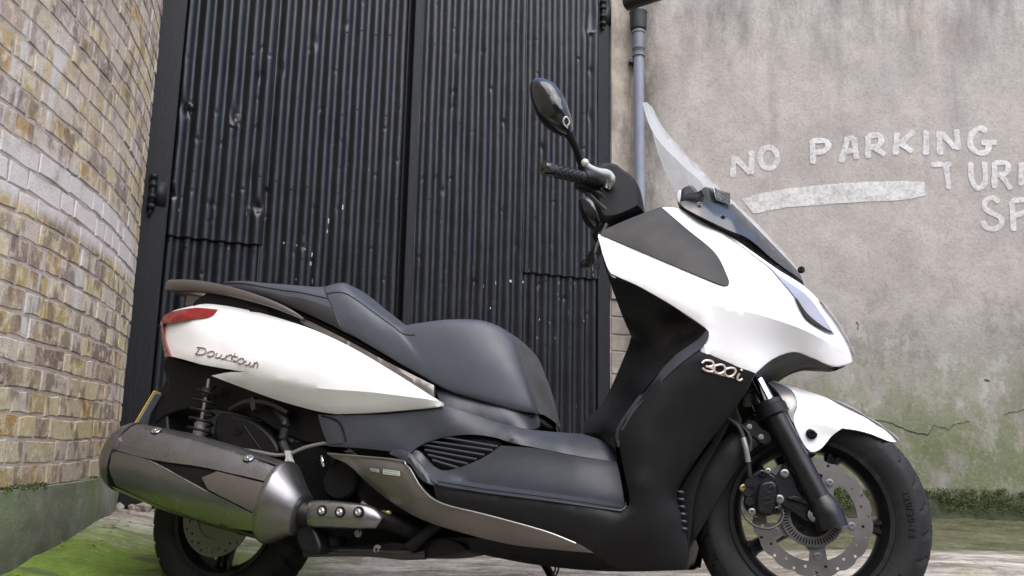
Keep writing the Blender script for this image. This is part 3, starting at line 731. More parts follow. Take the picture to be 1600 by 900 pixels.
# bank of dark soil and moss along the foot of that wall
bm = bmesh.new(); G = []
for s in np.linspace(.05, 4.6, 420):
    zb = gz(*(wpt(s, 0)[:2])); hh = .105+.028*math.sin(s*3.1)+.016*math.sin(s*9+1)+random.gauss(0, .006)
    G.append([wpt(s, zb+hh*f+random.gauss(0, .003), d*(1+random.gauss(0, .12))+.003)-0 for f, d in ((1.0, .002), (.86, .012), (.62, .019), (.38, .026), (.15, .034), (-.12, .046))])
grid_faces(bm, G); fix(bm); o = obj('moss_bank', bm, M['soil'], sharp=0); tag(o, 'low dark bank of soil along the foot of the rendered wall', 'soil', kind='stuff')
bm = bmesh.new()
for _ in range(2600):
    s = random.uniform(.1, 4.4); z = gz(*(wpt(s, 0)[:2])); k = random.random()**.7
    if random.random() > .55+.45*math.sin(s*5+2*math.sin(s*2.3)): continue
    q = wpt(s, z+.03+k*.10, .030*(1-k)+.008)
    clump(bm, q, 20, .011, .005, .008, .0036)
o = obj('foot_moss', bm, M['moss'], smooth=False, sharp=0); tag(o, 'dark ragged moss along the foot of the rendered wall', 'moss', kind='stuff')

# ---- drainpipe
dp = empty('drainpipe', tuple(at(1003, 760, 4.20))); tag(dp, 'grey blue painted drainpipe in the corner beside the rendered wall', 'drainpipe')
DPB = np.array([.655, 4.262, .22]); dp.location = DPB
bm = bmesh.new(); tube(bm, [(0, 0, -.1), (0, 0, 2.36)], .0275, 20); fix(bm); obj('pipe', bm, M['pipepaint'], dp)
bm = bmesh.new()
lathe(bm, [(.028, 2.335), (.0345, 2.335), (.0345, 2.352), (.030, 2.356), (.0335, 2.375), (.036, 2.378), (.036, 2.388), (.0325, 2.392), (.0325, 2.465), (.037, 2.47), (.037, 2.482), (.031, 2.486), (.031, 2.50), (.030, 2.75), (0, 2.75)], (0, 0, 0), (0, 0, 1), (1, 0, 0), 24)
fix(bm); obj('collar', bm, M['pipedark'], dp)
bm = bmesh.new(); boxm(bm, (-.035, .02, 2.315), .016, .02, .010); boxm(bm, (0, .03, 2.315), .03, .03, .010); fix(bm); obj('bracket', bm, M['tar'], dp, smooth=False, bevel=.002)
# black gutter that meets the pipe head and climbs to the right
gt = empty('gutter', tuple(DPB+np.array([0, 0, 2.54]))); tag(gt, 'black gutter sloping up to the right from the drainpipe head', 'gutter')
GB = np.array(gt.location)
bm = bmesh.new(); a0 = at(980, 4, 4.22)-GB; a1 = at(1070, -26, 4.0)-GB; a2 = at(1250, -100, 3.7)-GB
tube(bm, [a0, a0*.5+a1*.5, a1, a2], [(.042, .040)]*4, 14, up=(0, 0, 1)); fix(bm); obj('gutter_trough', bm, M['tar'], gt)
bm = bmesh.new(); lathe(bm, [(.0, -.05), (.042, -.05), (.046, -.03), (.046, .03), (.05, .05), (0, .05)], (0, 0, 0), (0, 0, 1), (1, 0, 0), 20); fix(bm); obj('outlet', bm, M['tar'], gt)
# loose bits
bm = bmesh.new()
for _ in range(46):
    if random.random() < .6:
        s = random.random()**1.5*1.5; p, t, nn = wall_at(s); q = p+nn*random.uniform(.03, .14)
    else: q = dpt(random.uniform(.05, 2.2), 0, random.uniform(.06, .3))
    z = gz(q[0], q[1])+.008; a = random.uniform(0, 6.28); r = random.uniform(.006, .016); cx, sx_ = math.cos(a)*r, math.sin(a)*r
    v = [(q[0]+cx, q[1]+sx_, z+random.uniform(0, .008)), (q[0]-sx_*.45, q[1]+cx*.45, z+.003), (q[0]-cx, q[1]-sx_, z+random.uniform(0, .006)), (q[0]+sx_*.45, q[1]-cx*.45, z)]
    bm.faces.new([bm.verts.new(w) for w in v])
o = obj('leaf_litter', bm, M['leaf'], smooth=False, sharp=0); tag(o, 'dead leaves and scraps lying along the foot of the walls', 'leaf litter', kind='stuff')
bm = bmesh.new()
for _ in range(26):
    q = dpt(random.uniform(.0, .45), 0, random.uniform(.0, .1)); r = random.uniform(.012, .03)
    z = gz(q[0], q[1])
    b2 = bmesh.ops.create_icosphere(bm, subdivisions=1, radius=r, matrix=Matrix.Translation((q[0], q[1], z+r*.4)))
    for v in b2['verts']: v.co += Vector(rng.normal(0, r*.16, 3))
o = obj('rubble', bm, M['stone'], smooth=False, sharp=0); tag(o, 'small broken stones at the gate foot in the left corner', 'rubble', kind='stuff')
for (px_, py_, r) in ():
    pass

# unseen wall added behind the viewer to darken what the gate and paint mirror
bm = bmesh.new(); boxm(bm, (1.0, -3.6, 1.45), 8.5, .12, 1.55); fix(bm)
o = obj('added_opposite_wall', bm, M['darkwall'], smooth=False); tag(o, 'unseen dark wall added opposite the gate to darken its reflections', kind='structure')
# ================================================================== SCOOTER
RW = at(369, 807, FPX/545); FW_ = at(1263, 809, FPX/669)
EU = (FW_-RW)/np.linalg.norm(FW_-RW); WBASE = float(np.linalg.norm(FW_-RW))
_w = np.cross(EU, [0, 0, 1.0]); _w /= np.linalg.norm(_w); _v = np.cross(_w, EU)
LEAN = math.radians(7)
EW = _w*math.cos(LEAN)+_v*math.sin(LEAN); EV = np.cross(EW, EU)
RR, RF = .254, .264
ORG = RW+EU*WBASE/2-EV*RR                    # root on the ground between the wheels
root = empty('scooter', (0, 0, 0))
mm = Matrix.Identity(4)
for i in range(3): mm[i][0] = EU[i]; mm[i][1] = -EW[i]; mm[i][2] = EV[i]; mm[i][3] = ORG[i]
root.matrix_world = mm
tag(root, 'white and black maxi scooter parked on its stand before the corrugated gate', 'scooter')
def loc(p): d = np.asarray(p)-ORG; return np.array([d@EU, -(d@EW), d@EV])
def glob(l): return ORG+EU*l[0]-EW*l[1]+EV*l[2]
CL = loc(CAM)
def dl(px, py): r = ray(px, py); return np.array([r@EU, -(r@EW), r@EV])
def P(px, py, w):
    """point of the scooter seen at a spot of the photo, w metres right of its centre plane"""
    d = dl(px, py); t = (-w-CL[1])/d[1]; return CL+d*t
RA = loc(RW); FA = loc(FW_)
STEER = math.radians(4.6)
FE = np.array([math.cos(STEER), math.sin(STEER), 0]); FN = np.array([math.sin(STEER), -math.cos(STEER), 0])  # heading, right normal (local)
def PF(px, py, w):
    d = dl(px, py); t = (w-(CL-FA)@FN)/(d@FN); return CL+d*t
def FL(u, w, v): return FA+FE*u+FN*w+np.array([0, 0, v])
def RL(u, w, v): return RA+np.array([u, -w, v])
def mir(p): return np.array([p[0], -p[1], p[2]])
def mirF(p): return p-2*((p-FA)@FN)*FN

# ---- panels: an outline with a lateral offset at every corner, spanned by a thin plate spline
def tps(ctrl):
    A = np.asarray(ctrl, float); X = A[:, :2]/100; n = len(X)
    d = np.linalg.norm(X[:, None]-X[None], axis=2); Kk = np.where(d > 0, d*d*np.log(d+1e-12), 0)+np.eye(n)*2e-4
    Pm = np.c_[np.ones(n), X]; Lm = np.zeros((n+3, n+3)); Lm[:n, :n] = Kk; Lm[:n, n:] = Pm; Lm[n:, :n] = Pm.T
    s = np.linalg.solve(Lm, np.r_[A[:, 2], 0, 0, 0])
    def f(x, y):
        q = np.array([x, y])/100; dd = np.linalg.norm(X-q, axis=1)
        return float((np.where(dd > 0, dd*dd*np.log(dd+1e-12), 0))@s[:n]+s[n]+s[n+1]*q[0]+s[n+2]*q[1])
    return f
def outline(pts, step=6.0):
    """points (x, y, w[, 'c']) -> dense closed outline, splines between the corners"""
    k = len(pts); cs = [i for i in range(k) if len(pts[i]) > 3 or pts[i][-1] == 'c']
    out = []
    if not cs:
        a = cr([p[:2] for p in pts], 8, closed=True); runs = [list(a)+[a[0]]]
    else:
        runs = []
        for a, b in zip(cs, cs[1:]+[cs[0]+k]):
            seg = [pts[i % k][:2] for i in range(a, b+1)]
            runs.append(cr(seg, 8))
    for r in runs:
        r = np.asarray(r, float); L = np.r_[0, np.cumsum(np.linalg.norm(np.diff(r, axis=0), axis=1))]
        n = max(1, int(round(L[-1]/step))); t = np.linspace(0, L[-1], n+1)[:-1]
        out += [np.array([np.interp(q, L, r[:, 0]), np.interp(q, L, r[:, 1])]) for q in t]
    return out
def mesh2d(out, step, lines=(), inner=0.55):
    from mathutils import Vector as V2
    pts = [V2((float(p[0]), float(p[1]))) for p in out]; n = len(pts); A = np.array(out)
    edges = [(i, (i+1) % n) for i in range(n)]; ex = []
    for ln in lines:
        q = cr([p[:2] for p in ln], 6); L = np.r_[0, np.cumsum(np.linalg.norm(np.diff(q, axis=0), axis=1))]
        m_ = max(2, int(L[-1]/step)); idx = []
        for t in np.linspace(0, L[-1], m_+1):
            p = (np.interp(t, L, q[:, 0]), np.interp(t, L, q[:, 1]))
            if np.min(np.hypot(A[:, 0]-p[0], A[:, 1]-p[1])) < step*.35:
                j = int(np.argmin(np.hypot(A[:, 0]-p[0], A[:, 1]-p[1]))); idx.append(j); continue
            pts.append(V2(p)); idx.append(len(pts)-1)
        ex += [(a, b) for a, b in zip(idx[:-1], idx[1:]) if a != b]
    B = np.array([[p.x, p.y] for p in pts])
    x0, y0 = A.min(0); x1, y1 = A.max(0); r = 0
    seg_a = A; seg_b = np.roll(A, -1, 0)
    for y in np.arange(y0+step*.5, y1, step*.87):
        r += 1
        for x in np.arange(x0+(step*.5 if r % 2 else 0), x1, step):
            c = (seg_a[:, 1] > y) != (seg_b[:, 1] > y)
            xi = seg_a[c, 0]+(y-seg_a[c, 1])*(seg_b[c, 0]-seg_a[c, 0])/(seg_b[c, 1]-seg_a[c, 1])
            if (xi > x).sum() % 2 == 0: continue
            if np.min(np.hypot(B[:, 0]-x, B[:, 1]-y)) < step*inner: continue
            pts.append(V2((x, y)))
    r = delaunay_2d_cdt(pts, edges+ex, [list(range(n))], 1, 1e-4)
    return [np.array([v.x, v.y]) for v in r[0]], [list(f) for f in r[2]]
def edge_dist(p, A, Bq):
    d = Bq-A; t = np.clip(((p-A)*d).sum(1)/((d*d).sum(1)+1e-9), 0, 1)
    return float(np.min(np.linalg.norm(A+d*t[:, None]-p, axis=1)))
BV = {}
def panel(name, pts, mat, inner=(), crease=None, step=8.0, rim=.012, edge=.004, ew=9.0, both=True, proj=P, lines=(), sharp=30, label=None, parent=None, key=None, wf=None):
    out = outline(pts, min(step, 7)); V, Fc = mesh2d(out, step, list(lines)+([crease] if crease else []))
    base = [p[:3] for p in pts]
    if wf is None:
        if crease:
            cx = np.array([p[0] for p in crease]); cy = np.array([p[1] for p in crease])
            o_ = np.argsort(cx); cyf = lambda x: float(np.interp(x, cx[o_], cy[o_]))
            up = [p for p in list(base)+list(inner) if not (cx.min() <= p[0] <= cx.max()) or p[1] <= cyf(p[0])+1]+[tuple(c[:3]) for c in crease]
            dn = [p for p in list(base)+list(inner) if (cx.min() <= p[0] <= cx.max()) and p[1] > cyf(p[0])+1]+[tuple(c[:3]) for c in crease]
            dd = lambda L_: list({(round(p[0], 1), round(p[1], 1)): p for p in L_}.values())
            f1, f2 = tps(dd(up)), tps(dd(dn))
            wf = lambda x, y: f2(x, y) if (cx.min() <= x <= cx.max() and y > cyf(x)+.3) else f1(x, y)
        else:
            d_ = {(round(p[0], 1), round(p[1], 1)): p for p in list(base)+list(inner)}
            wf = tps(list(d_.values()))
    A = np.array(out); Bq = np.roll(A, -1, 0)
    L3 = []
    for v in V:
        w = wf(v[0], v[1]); e = edge_dist(v, A, Bq)
        if e < ew: w -= edge*(1-e/ew)**2
        L3.append(proj(v[0], v[1], w))
    objs = []; mf = mirF if proj is PF else mir
    nrm = -FN if proj is PF else np.array([0, 1.0, 0])   # inward
    for side in ((1, -1) if both else (1,)):
        bm = bmesh.new(); vs = [bm.verts.new(tuple(p if side == 1 else mf(p))) for p in L3]
        for f in Fc:
            try: bm.faces.new([vs[i] for i in f])
            except ValueError: pass
        bm.normal_update()
        avg = Vector((0, 0, 0))
        for f in bm.faces: avg += f.normal*f.calc_area()
        inw = Vector(nrm)*side
        if avg.dot(inw) > 0: bmesh.ops.reverse_faces(bm, faces=bm.faces)
        if side == 1 and key:
            bm.verts.ensure_lookup_table(); BV[key] = BVHTree.FromPolygons([v.co[:] for v in bm.verts], [[v.index for v in f.verts] for f in (bm.verts.index_update() or bm.faces)])
        if rim:
            be = [e for e in bm.edges if e.is_boundary]
            r = bmesh.ops.extrude_edge_only(bm, edges=be)
            for v in [g for g in r['geom'] if isinstance(g, bmesh.types.BMVert)]: v.co += inw*rim
        objs.append(obj(name, bm, mat, parent or root, sharp=sharp, label=label))
    return objs
def drape(name, pts, mat, keys, off=.002, thick=.002, step=7.0, parent=None, both=False, label=None, sharp=40, lines=()):
    """flat outline laid on the surface of finished panels"""
    out = outline(pts, min(step, 6)); V, Fc = mesh2d(out, step, lines); L3 = []; N3 = []
    for v in V: p, n = hit(v[0], v[1], keys); L3.append(p+n*off); N3.append(n)
    res = []
    for side in ((1, -1) if both else (1,)):
        bm = bmesh.new(); vs = [bm.verts.new(tuple(p if side == 1 else mir(p))) for p in L3]
        for f in Fc:
            try: bm.faces.new([vs[i] for i in f])
            except ValueError: pass
        nn = Vector((0, -1.0*side, 0)); bm.normal_update(); av = Vector((0, 0, 0))
        for f in bm.faces: av += f.normal
        if av.dot(nn) < 0: bmesh.ops.reverse_faces(bm, faces=bm.faces)
        r = bmesh.ops.extrude_edge_only(bm, edges=[e for e in bm.edges if e.is_boundary])
        for v in [g for g in r['geom'] if isinstance(g, bmesh.types.BMVert)]: v.co -= nn*thick
        res.append(obj(name, bm, mat, parent or root, sharp=sharp, label=label))
    return res
def hit(px, py, keys):
    d = dl(px, py); d = d/np.linalg.norm(d); best = None
    for k in keys:
        h = BV[k].ray_cast(Vector(CL), Vector(d))
        if h[0] is not None and (best is None or h[3] < best[2]): best = (np.array(h[0]), np.array(h[1]), h[3])
    if best is None:
        for k in keys:
            for t in np.linspace(1.2, 3.6, 49):
                q = BV[k].find_nearest(Vector(CL+d*t))
                if best is None or q[3] < best[3]: best = (CL+d*t, np.array(q[1]), 0, q[3])
    p, n = best[0], best[1]
    if n[1] > 0: n = -n
    return p, n
def prism(name, pts, w0, w1, mat, proj=P, parent=None, bevel=.004, both=False, smooth_out=True, label=None, step=7, ref=None):
    """thick plate: outline seen at offset w1 (its near face), carried straight through to w0"""
    out = outline(pts, step); near = [proj(p[0], p[1], w1) for p in out]
    ax = FN if proj is PF else np.array([0, -1.0, 0]); mir = mirF if proj is PF else globals()['mir']
    res = []
    for side in ((1, -1) if both else (1,)):
        bm = bmesh.new(); A = [bm.verts.new(tuple(q if side == 1 else mir(q))) for q in near]
        B_ = [bm.verts.new(tuple((q-ax*(w1-w0)) if side == 1 else mir(q-ax*(w1-w0)))) for q in near]
        n = len(A); bm.faces.new(A); bm.faces.new(B_[::-1])
        for i in range(n): bm.faces.new([A[i], B_[i], B_[(i+1) % n], A[(i+1) % n]])
        fix(bm); res.append(obj(name, bm, mat, parent or root, sharp=35, bevel=bevel, label=label))
    return res
def pipe(name, pts, rad, mat, parent=None, seg=10, n=6, **k):
    bm = bmesh.new(); tube(bm, pts, rad, seg, n, **k); fix(bm); return obj(name, bm, mat, parent or root)
def bolt(p, axis, r, mat, parent, h=.006, name='bolt', hexa=True):
    bm = bmesh.new(); s, u = frame_of(np.asarray(axis, float), np.array([0, 0, 1.0]))
    lathe(bm, [(0, 0), (r*1.5, 0), (r*1.5, h*.35), (r, h*.4), (r*.95, h), (r*.55, h), (r*.5, h*.55), (0, h*.55)], p, axis, s, 12); fix(bm)
    return obj(name, bm, mat, parent, sharp=25)
SIDE = np.array([0, -1.0, 0])

# ------------------------------------------------ core that fills the body
prism('body_core', [(965, 410, .1), (1100, 375, .1), (1190, 425, .1), (1240, 490, .1), (1270, 540, .1), (1180, 570, .1), (1100, 690, .1), (1050, 780, .1), (1045, 860, .1), (800, 835, .1), (720, 820, .1), (640, 760, .1), (545, 700, .1), (530, 655, .1), (690, 660, .1), (900, 700, .1), (955, 690, .1), (975, 600, .1), (990, 520, .1)], -.095, .095, M['black'], bevel=.01)
prism('tail_core', [(275, 500, .08), (400, 495, .08), (520, 535, .08), (640, 605, .08), (670, 640, .08), (520, 640, .08), (400, 600, .08), (285, 560, .08)], -.085, .085, M['black'], bevel=.01)

# ------------------------------------------------ rear bodywork
panel('tail_panel', [(254, 504, .10, 'c'), (265, 489, .11), (283, 482, .12), (318, 475, .13), (347, 477, .135), (386, 484, .14), (433, 496, .15), (494, 517, .165), (553, 545, .18), (612, 580, .195), (671, 617, .203), (691, 629, .205, 'c'), (688, 635, .203), (641, 640, .19), (582, 645, .18), (524, 647, .172, 'c'), (494, 642, .168), (436, 626, .165), (377, 605, .165), (330, 587, .17, 'c'), (356, 582, .19), (383, 581, .20, 'c'), (318, 570, .178), (289, 562, .165), (265, 556, .14, 'c'), (258, 535, .122)],
      M['white'], inner=[(330, 515, .172), (420, 535, .192), (500, 560, .208), (580, 592, .214), (300, 510, .158), (290, 540, .16), (345, 550, .183)],
      crease=[(383, 581, .20), (436, 594, .208), (494, 606, .213), (580, 613, .214), (640, 620, .212), (671, 624, .21), (691, 630, .206)], key='tail', step=8)
# tail light: top lens and the strip down the corner
panel('tail_light', [(251, 503, .105, 'c'), (257, 493, .115), (272, 486, .128), (306, 481, .140), (340, 483.5, .148, 'c'), (330, 494.5, .160), (303, 498, .160), (277, 501.5, .150), (254, 506, .122, 'c')], M['red'], inner=[(290, 491, .152), (312, 490, .156)], step=6, rim=.035, edge=.003)
panel('tail_light_strip', [(250.5, 503, .09, 'c'), (254.5, 505, .118, 'c'), (258, 535, .134), (266, 557, .152, 'c'), (257, 557, .11, 'c'), (253, 530, .10)], M['red'], step=5, rim=.03, edge=.001)
bm = bmesh.new(); a_, b_ = [P(252, 502, .088), P(253, 520, .088), P(257, 556, .09)], None
grid_faces(bm, [[q, q+np.array([-.012, q[1]*-.5, 0]), mir(q)+np.array([-.012, q[1]*.5, 0]), mir(q)] for q in a_]); fix(bm); obj('tail_lens', bm, M['red'], root)
panel('side_trim', [(470, 497, .15, 'c'), (490, 505, .158), (545, 533, .168), (600, 563, .175), (678, 602, .182, 'c'), (678, 620, .19, 'c'), (640, 598, .186), (580, 562, .178), (500, 519, .162), (470, 504, .152)], M['taupe'], step=7, rim=.01)
prism('seat_base', [(300, 474, .1), (345, 452, .1), (430, 470, .1), (540, 520, .1), (620, 565, .1), (700, 607, .1), (790, 634, .1), (828, 643, .1), (826, 658, .1), (780, 662, .1), (690, 640, .1), (600, 600, .1), (450, 520, .1), (320, 486, .1)], -.125, .125, M['black'], bevel=.006)
panel('under_seat_cover', [(676, 600, .145, 'c'), (712, 612, .16), (745, 621, .16), (800, 636, .15), (838, 645, .10, 'c'), (842, 664, .11), (830, 671, .145), (795, 665, .165), (740, 649, .18), (690, 633, .19, 'c')], M['plastic'], step=8)

# seat
def seat_surface(st, name, mat):
    bm = bmesh.new(); rows = []
    for t, md, b in st:
        T = P(*t); Mi = P(*md); B = P(*b)
        c = np.array([T[0], 0, T[2]+.010]); q = T*.55+c*.45; q[2] = T[2]+.007
        sh = T*.6+Mi*.4; sh[1] = T[1]*.45+Mi[1]*.55-.004
        half = [B+np.array([0, .02, 0]), B, Mi*.5+B*.5+np.array([0, -.004, 0]), Mi, sh, T, q]
        rows.append(half+[c]+[mir(p) for p in half[::-1]])
    R = np.array(rows); k = R.shape[1]
    D1 = np.array([cr(R[:, j], 5) for j in range(k)])            # (k, n, 3)
    D2 = np.array([cr(D1[:, i], 3) for i in range(D1.shape[1])])
    V = grid_faces(bm, D2)
    bm.faces.new(V[0]); bm.faces.new(V[-1][::-1]); fix(bm)
    return obj(name, bm, mat, root, sharp=50), D2
pill = [((350, 442, .06), (350, 445, .075), (351, 449, .08)), ((364, 439.5, .09), (368, 446, .115), (372, 453, .12)), ((385, 439, .11), (395, 450, .135), (402, 461, .135)), ((412, 442, .115), (424, 457, .145), (434, 472, .142)),
        ((440, 444, .12), (449, 463, .15), (460, 482, .15)), ((465, 446, .122), (474, 467, .155), (488, 493, .155)), ((490, 448, .122), (500, 475, .158), (514, 505, .16)), ((508, 448, .12), (520, 482, .16), (534, 516, .163))]
ride = [((508, 448, .121), (520, 482, .161), (534, 516, .164)), ((524, 443, .118), (534, 483, .163), (552, 524, .166)), ((538, 443, .112), (552, 489, .166), (571, 535, .168)), ((553, 455, .116), (575, 497, .166), (597, 550, .17)), ((580, 477, .125), (604, 515, .168), (630, 570, .172)),
        ((603, 495, .135), (632, 533, .172), (658, 586, .174)), ((624, 508.5, .142), (652, 548, .174), (684, 601, .175)), ((652, 505, .146), (680, 553, .177), (712, 613, .176)), ((690, 500, .146), (718, 555, .178), (748, 623, .174)), ((725, 499, .142), (748, 556, .176), (775, 630, .168)),
        ((755, 502, .136), (778, 562, .168), (800, 637, .158)), ((782, 513, .126), (802, 575, .155), (820, 641, .145)), ((805, 532, .112), (822, 592, .135), (836, 644, .128)), ((815, 553, .097), (828, 603, .115), (835, 645, .112)), ((829, 586, .080), (837, 620, .090), (843, 645.5, .088)), ((839, 618, .050), (843, 634, .055), (846, 646, .054))]
seatp, DP = seat_surface(pill, 'pillion_seat', M['vinyl'])
seatr, DR = seat_surface(ride, 'rider_seat', M['vinyl'])
bm = bmesh.new(); tube(bm, [p+np.array([0.001, 0, .0006]) for p in DP[-1][3:-3]], .0022, 6, smooth_path=False, caps=False); fix(bm); obj('seam', bm, M['vinyl2'], seatr)
def seam_on(D, j, off=(0, -.0006, .001), r=.0016, par=None, i0=0, i1=None):
    pts = [D[i][j]+np.array(off) for i in range(i0, i1 or len(D))]
    bm = bmesh.new(); tube(bm, pts, r, 6, smooth_path=False); fix(bm); obj('seam', bm, M['vinyl2'], par)
seam_on(DP, 11, par=seatp); seam_on(DR, 12, par=seatr, i0=0, i1=34)
# darker side flank of the pillion seat
bm = bmesh.new(); grid_faces(bm, [[D+np.array([0, -.0016, .0006]) for D in row[3:10]] for row in DP[4:]]); fix(bm); o = obj('side_flank', bm, M['vinyl2'], seatp)
# grab rail round the tail
def railpt(x, y, w): return P(x, y, w)
rp = [railpt(475, 499, .157), railpt(455, 488, .156), railpt(430, 477, .153), railpt(394, 465, .147), railpt(352, 454, .138), railpt(312, 448, .125), railpt(283, 446.5, .105), railpt(272, 447, .07)]
rp = rp+[np.array([rp[-1][0]-.006, 0, rp[-1][2]+.002])]+[mir(p) for p in rp[::-1]]
rr_ = [(.006, .003), (.012, .0075), (.014, .010), (.016, .013), (.018, .015), (.022, .017), (.025, .017), (.024, .016)]
rr_ = rr_+[(.022, .015)]+rr_[::-1]
rail = pipe('grab_rail', rp, rr_, M['taupe'], seg=16, sq=.6)
prism('rail_foot', [(292, 459, .1, 'c'), (320, 462, .1, 'c'), (310, 476, .1, 'c'), (288, 478, .1, 'c')], .06, .105, M['taupe'], parent=rail, both=True)
prism('rail_foot', [(384, 476, .13, 'c'), (410, 480, .13, 'c'), (434, 493, .13, 'c'), (412, 491, .13), (392, 491, .13, 'c')], .10, .140, M['black'], parent=rail, both=True)
prism('rail_infill', [(322, 464, .1), (350, 469, .1), (384, 477, .1), (384, 483, .1), (345, 476, .1), (318, 472, .1)], .05, .12, M['black'], parent=rail, both=True, bevel=.002)

# ------------------------------------------------ middle bodywork
panel('side_panel', [(497, 647, .165, 'c'), (524, 649, .17), (600, 647, .178), (660, 641, .188), (691, 634, .192), (740, 648, .182), (795, 664, .168), (836, 672, .155), (911, 678, .14, 'c'), (945, 690, .15), (960, 706, .165), (964, 722, .18, 'c'), (900, 712, .195), (840, 700, .20), (800, 692, .203), (775, 684, .205), (740, 679, .207), (700, 682, .208), (670, 690, .21), (649, 701, .215), (638, 713, .22, 'c'), (615, 706, .212), (560, 700, .20), (513, 697, .19, 'c'), (503, 670, .178)],
      M['plastic'], inner=[(600, 672, .20), (700, 662, .205), (800, 680, .198), (880, 694, .185), (550, 675, .19)], key='side', step=9)
drape('vent_cover', [(498, 650, 0, 'c'), (512, 655, 0), (525, 662, 0), (531, 674, 0), (537, 692, 0, 'c'), (514, 695, 0, 'c'), (504, 672, 0)], M['plastic'], ['side'], off=.0022, thick=.004, both=True)
q_ = [hit(x, y, ['side']) for x, y in ((503, 650), (519, 654), (530, 660), (536, 672), (541, 690))]; bm = bmesh.new(); tube(bm, [p+n*.0006 for p, n in q_], .0028, 6); fix(bm); obj('panel_gap', bm, M['grime'], root)
fe_x = [640, 676, 690, 760, 860, 960, 977]; fe_y = [735, 752, 758, 769, 782, 796, 796]
sm_ = lambda a, b, x: (lambda t: t*t*(3-2*t))(min(1, max(0, (x-a)/(b-a))))
FWP = [(783, 696, .204, 'c'), (840, 701, .204), (900, 713, .198), (964, 722, .184, 'c'), (970, 750, .20), (977, 794, .235, 'c'), (960, 796, .25), (860, 782, .252), (760, 769, .25), (690, 758, .246), (676, 752, .242), (668, 742, .232), (656, 722, .226), (642, 712, .221, 'c'), (652, 703, .216), (675, 726, .20), (694, 735, .198), (722, 729, .196), (757, 714, .2)]
fw_t = tps([p[:3] for p in FWP])
def fw_w(x, y):
    d = np.interp(x, fe_x, fe_y)-y; top = np.interp(x, [700, 783, 900, 964], [.205, .203, .197, .184])
    w = .250-.036*min(1, max(0, d/12)); w = w+(top-w)*sm_(12, 75, d)
    m_ = sm_(690, 735, x)*sm_(975, 955, x) if False else sm_(690, 735, x)
    return w*m_+fw_t(x, y)*(1-m_)
panel('foot_well', FWP, M['plastic'], step=6, edge=0, wf=fw_w, lines=[[(x, np.interp(x, fe_x, fe_y)-dd) for x in (705, 760, 810, 860, 910, 960)] for dd in (6, 12, 18)])
panel('air_duct', [(644, 700, .185), (690, 682, .185), (720, 677, .185), (768, 684, .185), (784, 697, .185), (757, 716, .185), (720, 731, .185), (692, 737, .185), (670, 726, .185)], M['black'], step=10, rim=.02)
for k, (a, b) in enumerate((((668, 689), (770, 704)), ((660, 695), (757, 711)), ((664, 703), (745, 718)), ((669, 711), (731, 725)), ((676, 719), (716, 731)), ((690, 683), (778, 698)))):
    bm = bmesh.new(); pa, pb = P(*a, .200), P(*b, .200)
    tube(bm, [pa, pa*.5+pb*.5, pb], [(.003, .0032)]*3, 8); fix(bm); obj('grille_slat', bm, M['plastic'], root)
panel('foot_peg_cover', [(608, 709, .214, 'c'), (616, 701, .212, 'c'), (632, 703, .218), (650, 716, .226), (668, 740, .234), (682, 757, .246, 'c'), (672, 757, .246), (656, 747, .24), (642, 727, .234), (628, 718, .226)], M['plastic'], inner=[(640, 716, .231), (657, 738, .239)], step=6, rim=.01)
panel('trim_panel', [(510, 708, .19, 'c'), (560, 712, .205), (627, 719, .222, 'c'), (641, 734, .236), (660, 764, .247), (690, 786, .252), (760, 804, .254), (850, 829, .252), (900, 848, .248), (928, 864, .244, 'c'), (880, 860, .232), (800, 851, .222), (720, 832, .212), (660, 812, .205), (620, 790, .198), (580, 760, .192), (545, 727, .188), (520, 715, .187)],
      M['taupe'], inner=[(600, 740, .222), (650, 785, .238), (720, 812, .240), (800, 833, .240), (580, 722, .212), (560, 735, .202)], key='trim', step=8, rim=.02, edge=.005)
panel('side_skirt', [(676, 757, .246, 'c'), (760, 770, .253), (860, 783, .254), (960, 797, .252), (977, 795, .25), (984, 780, .25), (976, 740, .253), (968, 695, .257), (969, 668, .26), (1000, 624, .266), (1050, 571, .272), (1092, 546, .275, 'c'), (1135, 565, .245), (1180, 583, .205, 'c'), (1160, 620, .19), (1128, 665, .18), (1100, 700, .178), (1070, 745, .18), (1057, 772, .184), (1062, 800, .182), (1071, 832, .17), (1076, 862, .165), (1073, 888, .16, 'c'), (1000, 890, .178), (960, 885, .19), (928, 864, .24, 'c'), (900, 848, .244), (850, 829, .248), (760, 803, .25), (690, 785, .249)],
      M['black'], inner=[(1000, 690, .268), (1040, 640, .268), (1080, 600, .266), (1000, 760, .262), (1030, 720, .25), (960, 830, .252), (1020, 820, .225), (900, 815, .256), (1090, 640, .235), (1120, 610, .232), (1000, 860, .205)], key='skirt', step=9)
panel('leg_shield_edge', [(1104, 514, .272, 'c'), (1108, 522, .277), (1098, 541, .279), (1060, 571, .276), (1006, 624, .268), (974, 672, .262), (967, 700, .259), (963, 690, .25), (963, 670, .25), (1000, 616, .256), (1050, 560, .264), (1088, 532, .268)], M['plastic'], step=6, rim=.02, edge=.002)
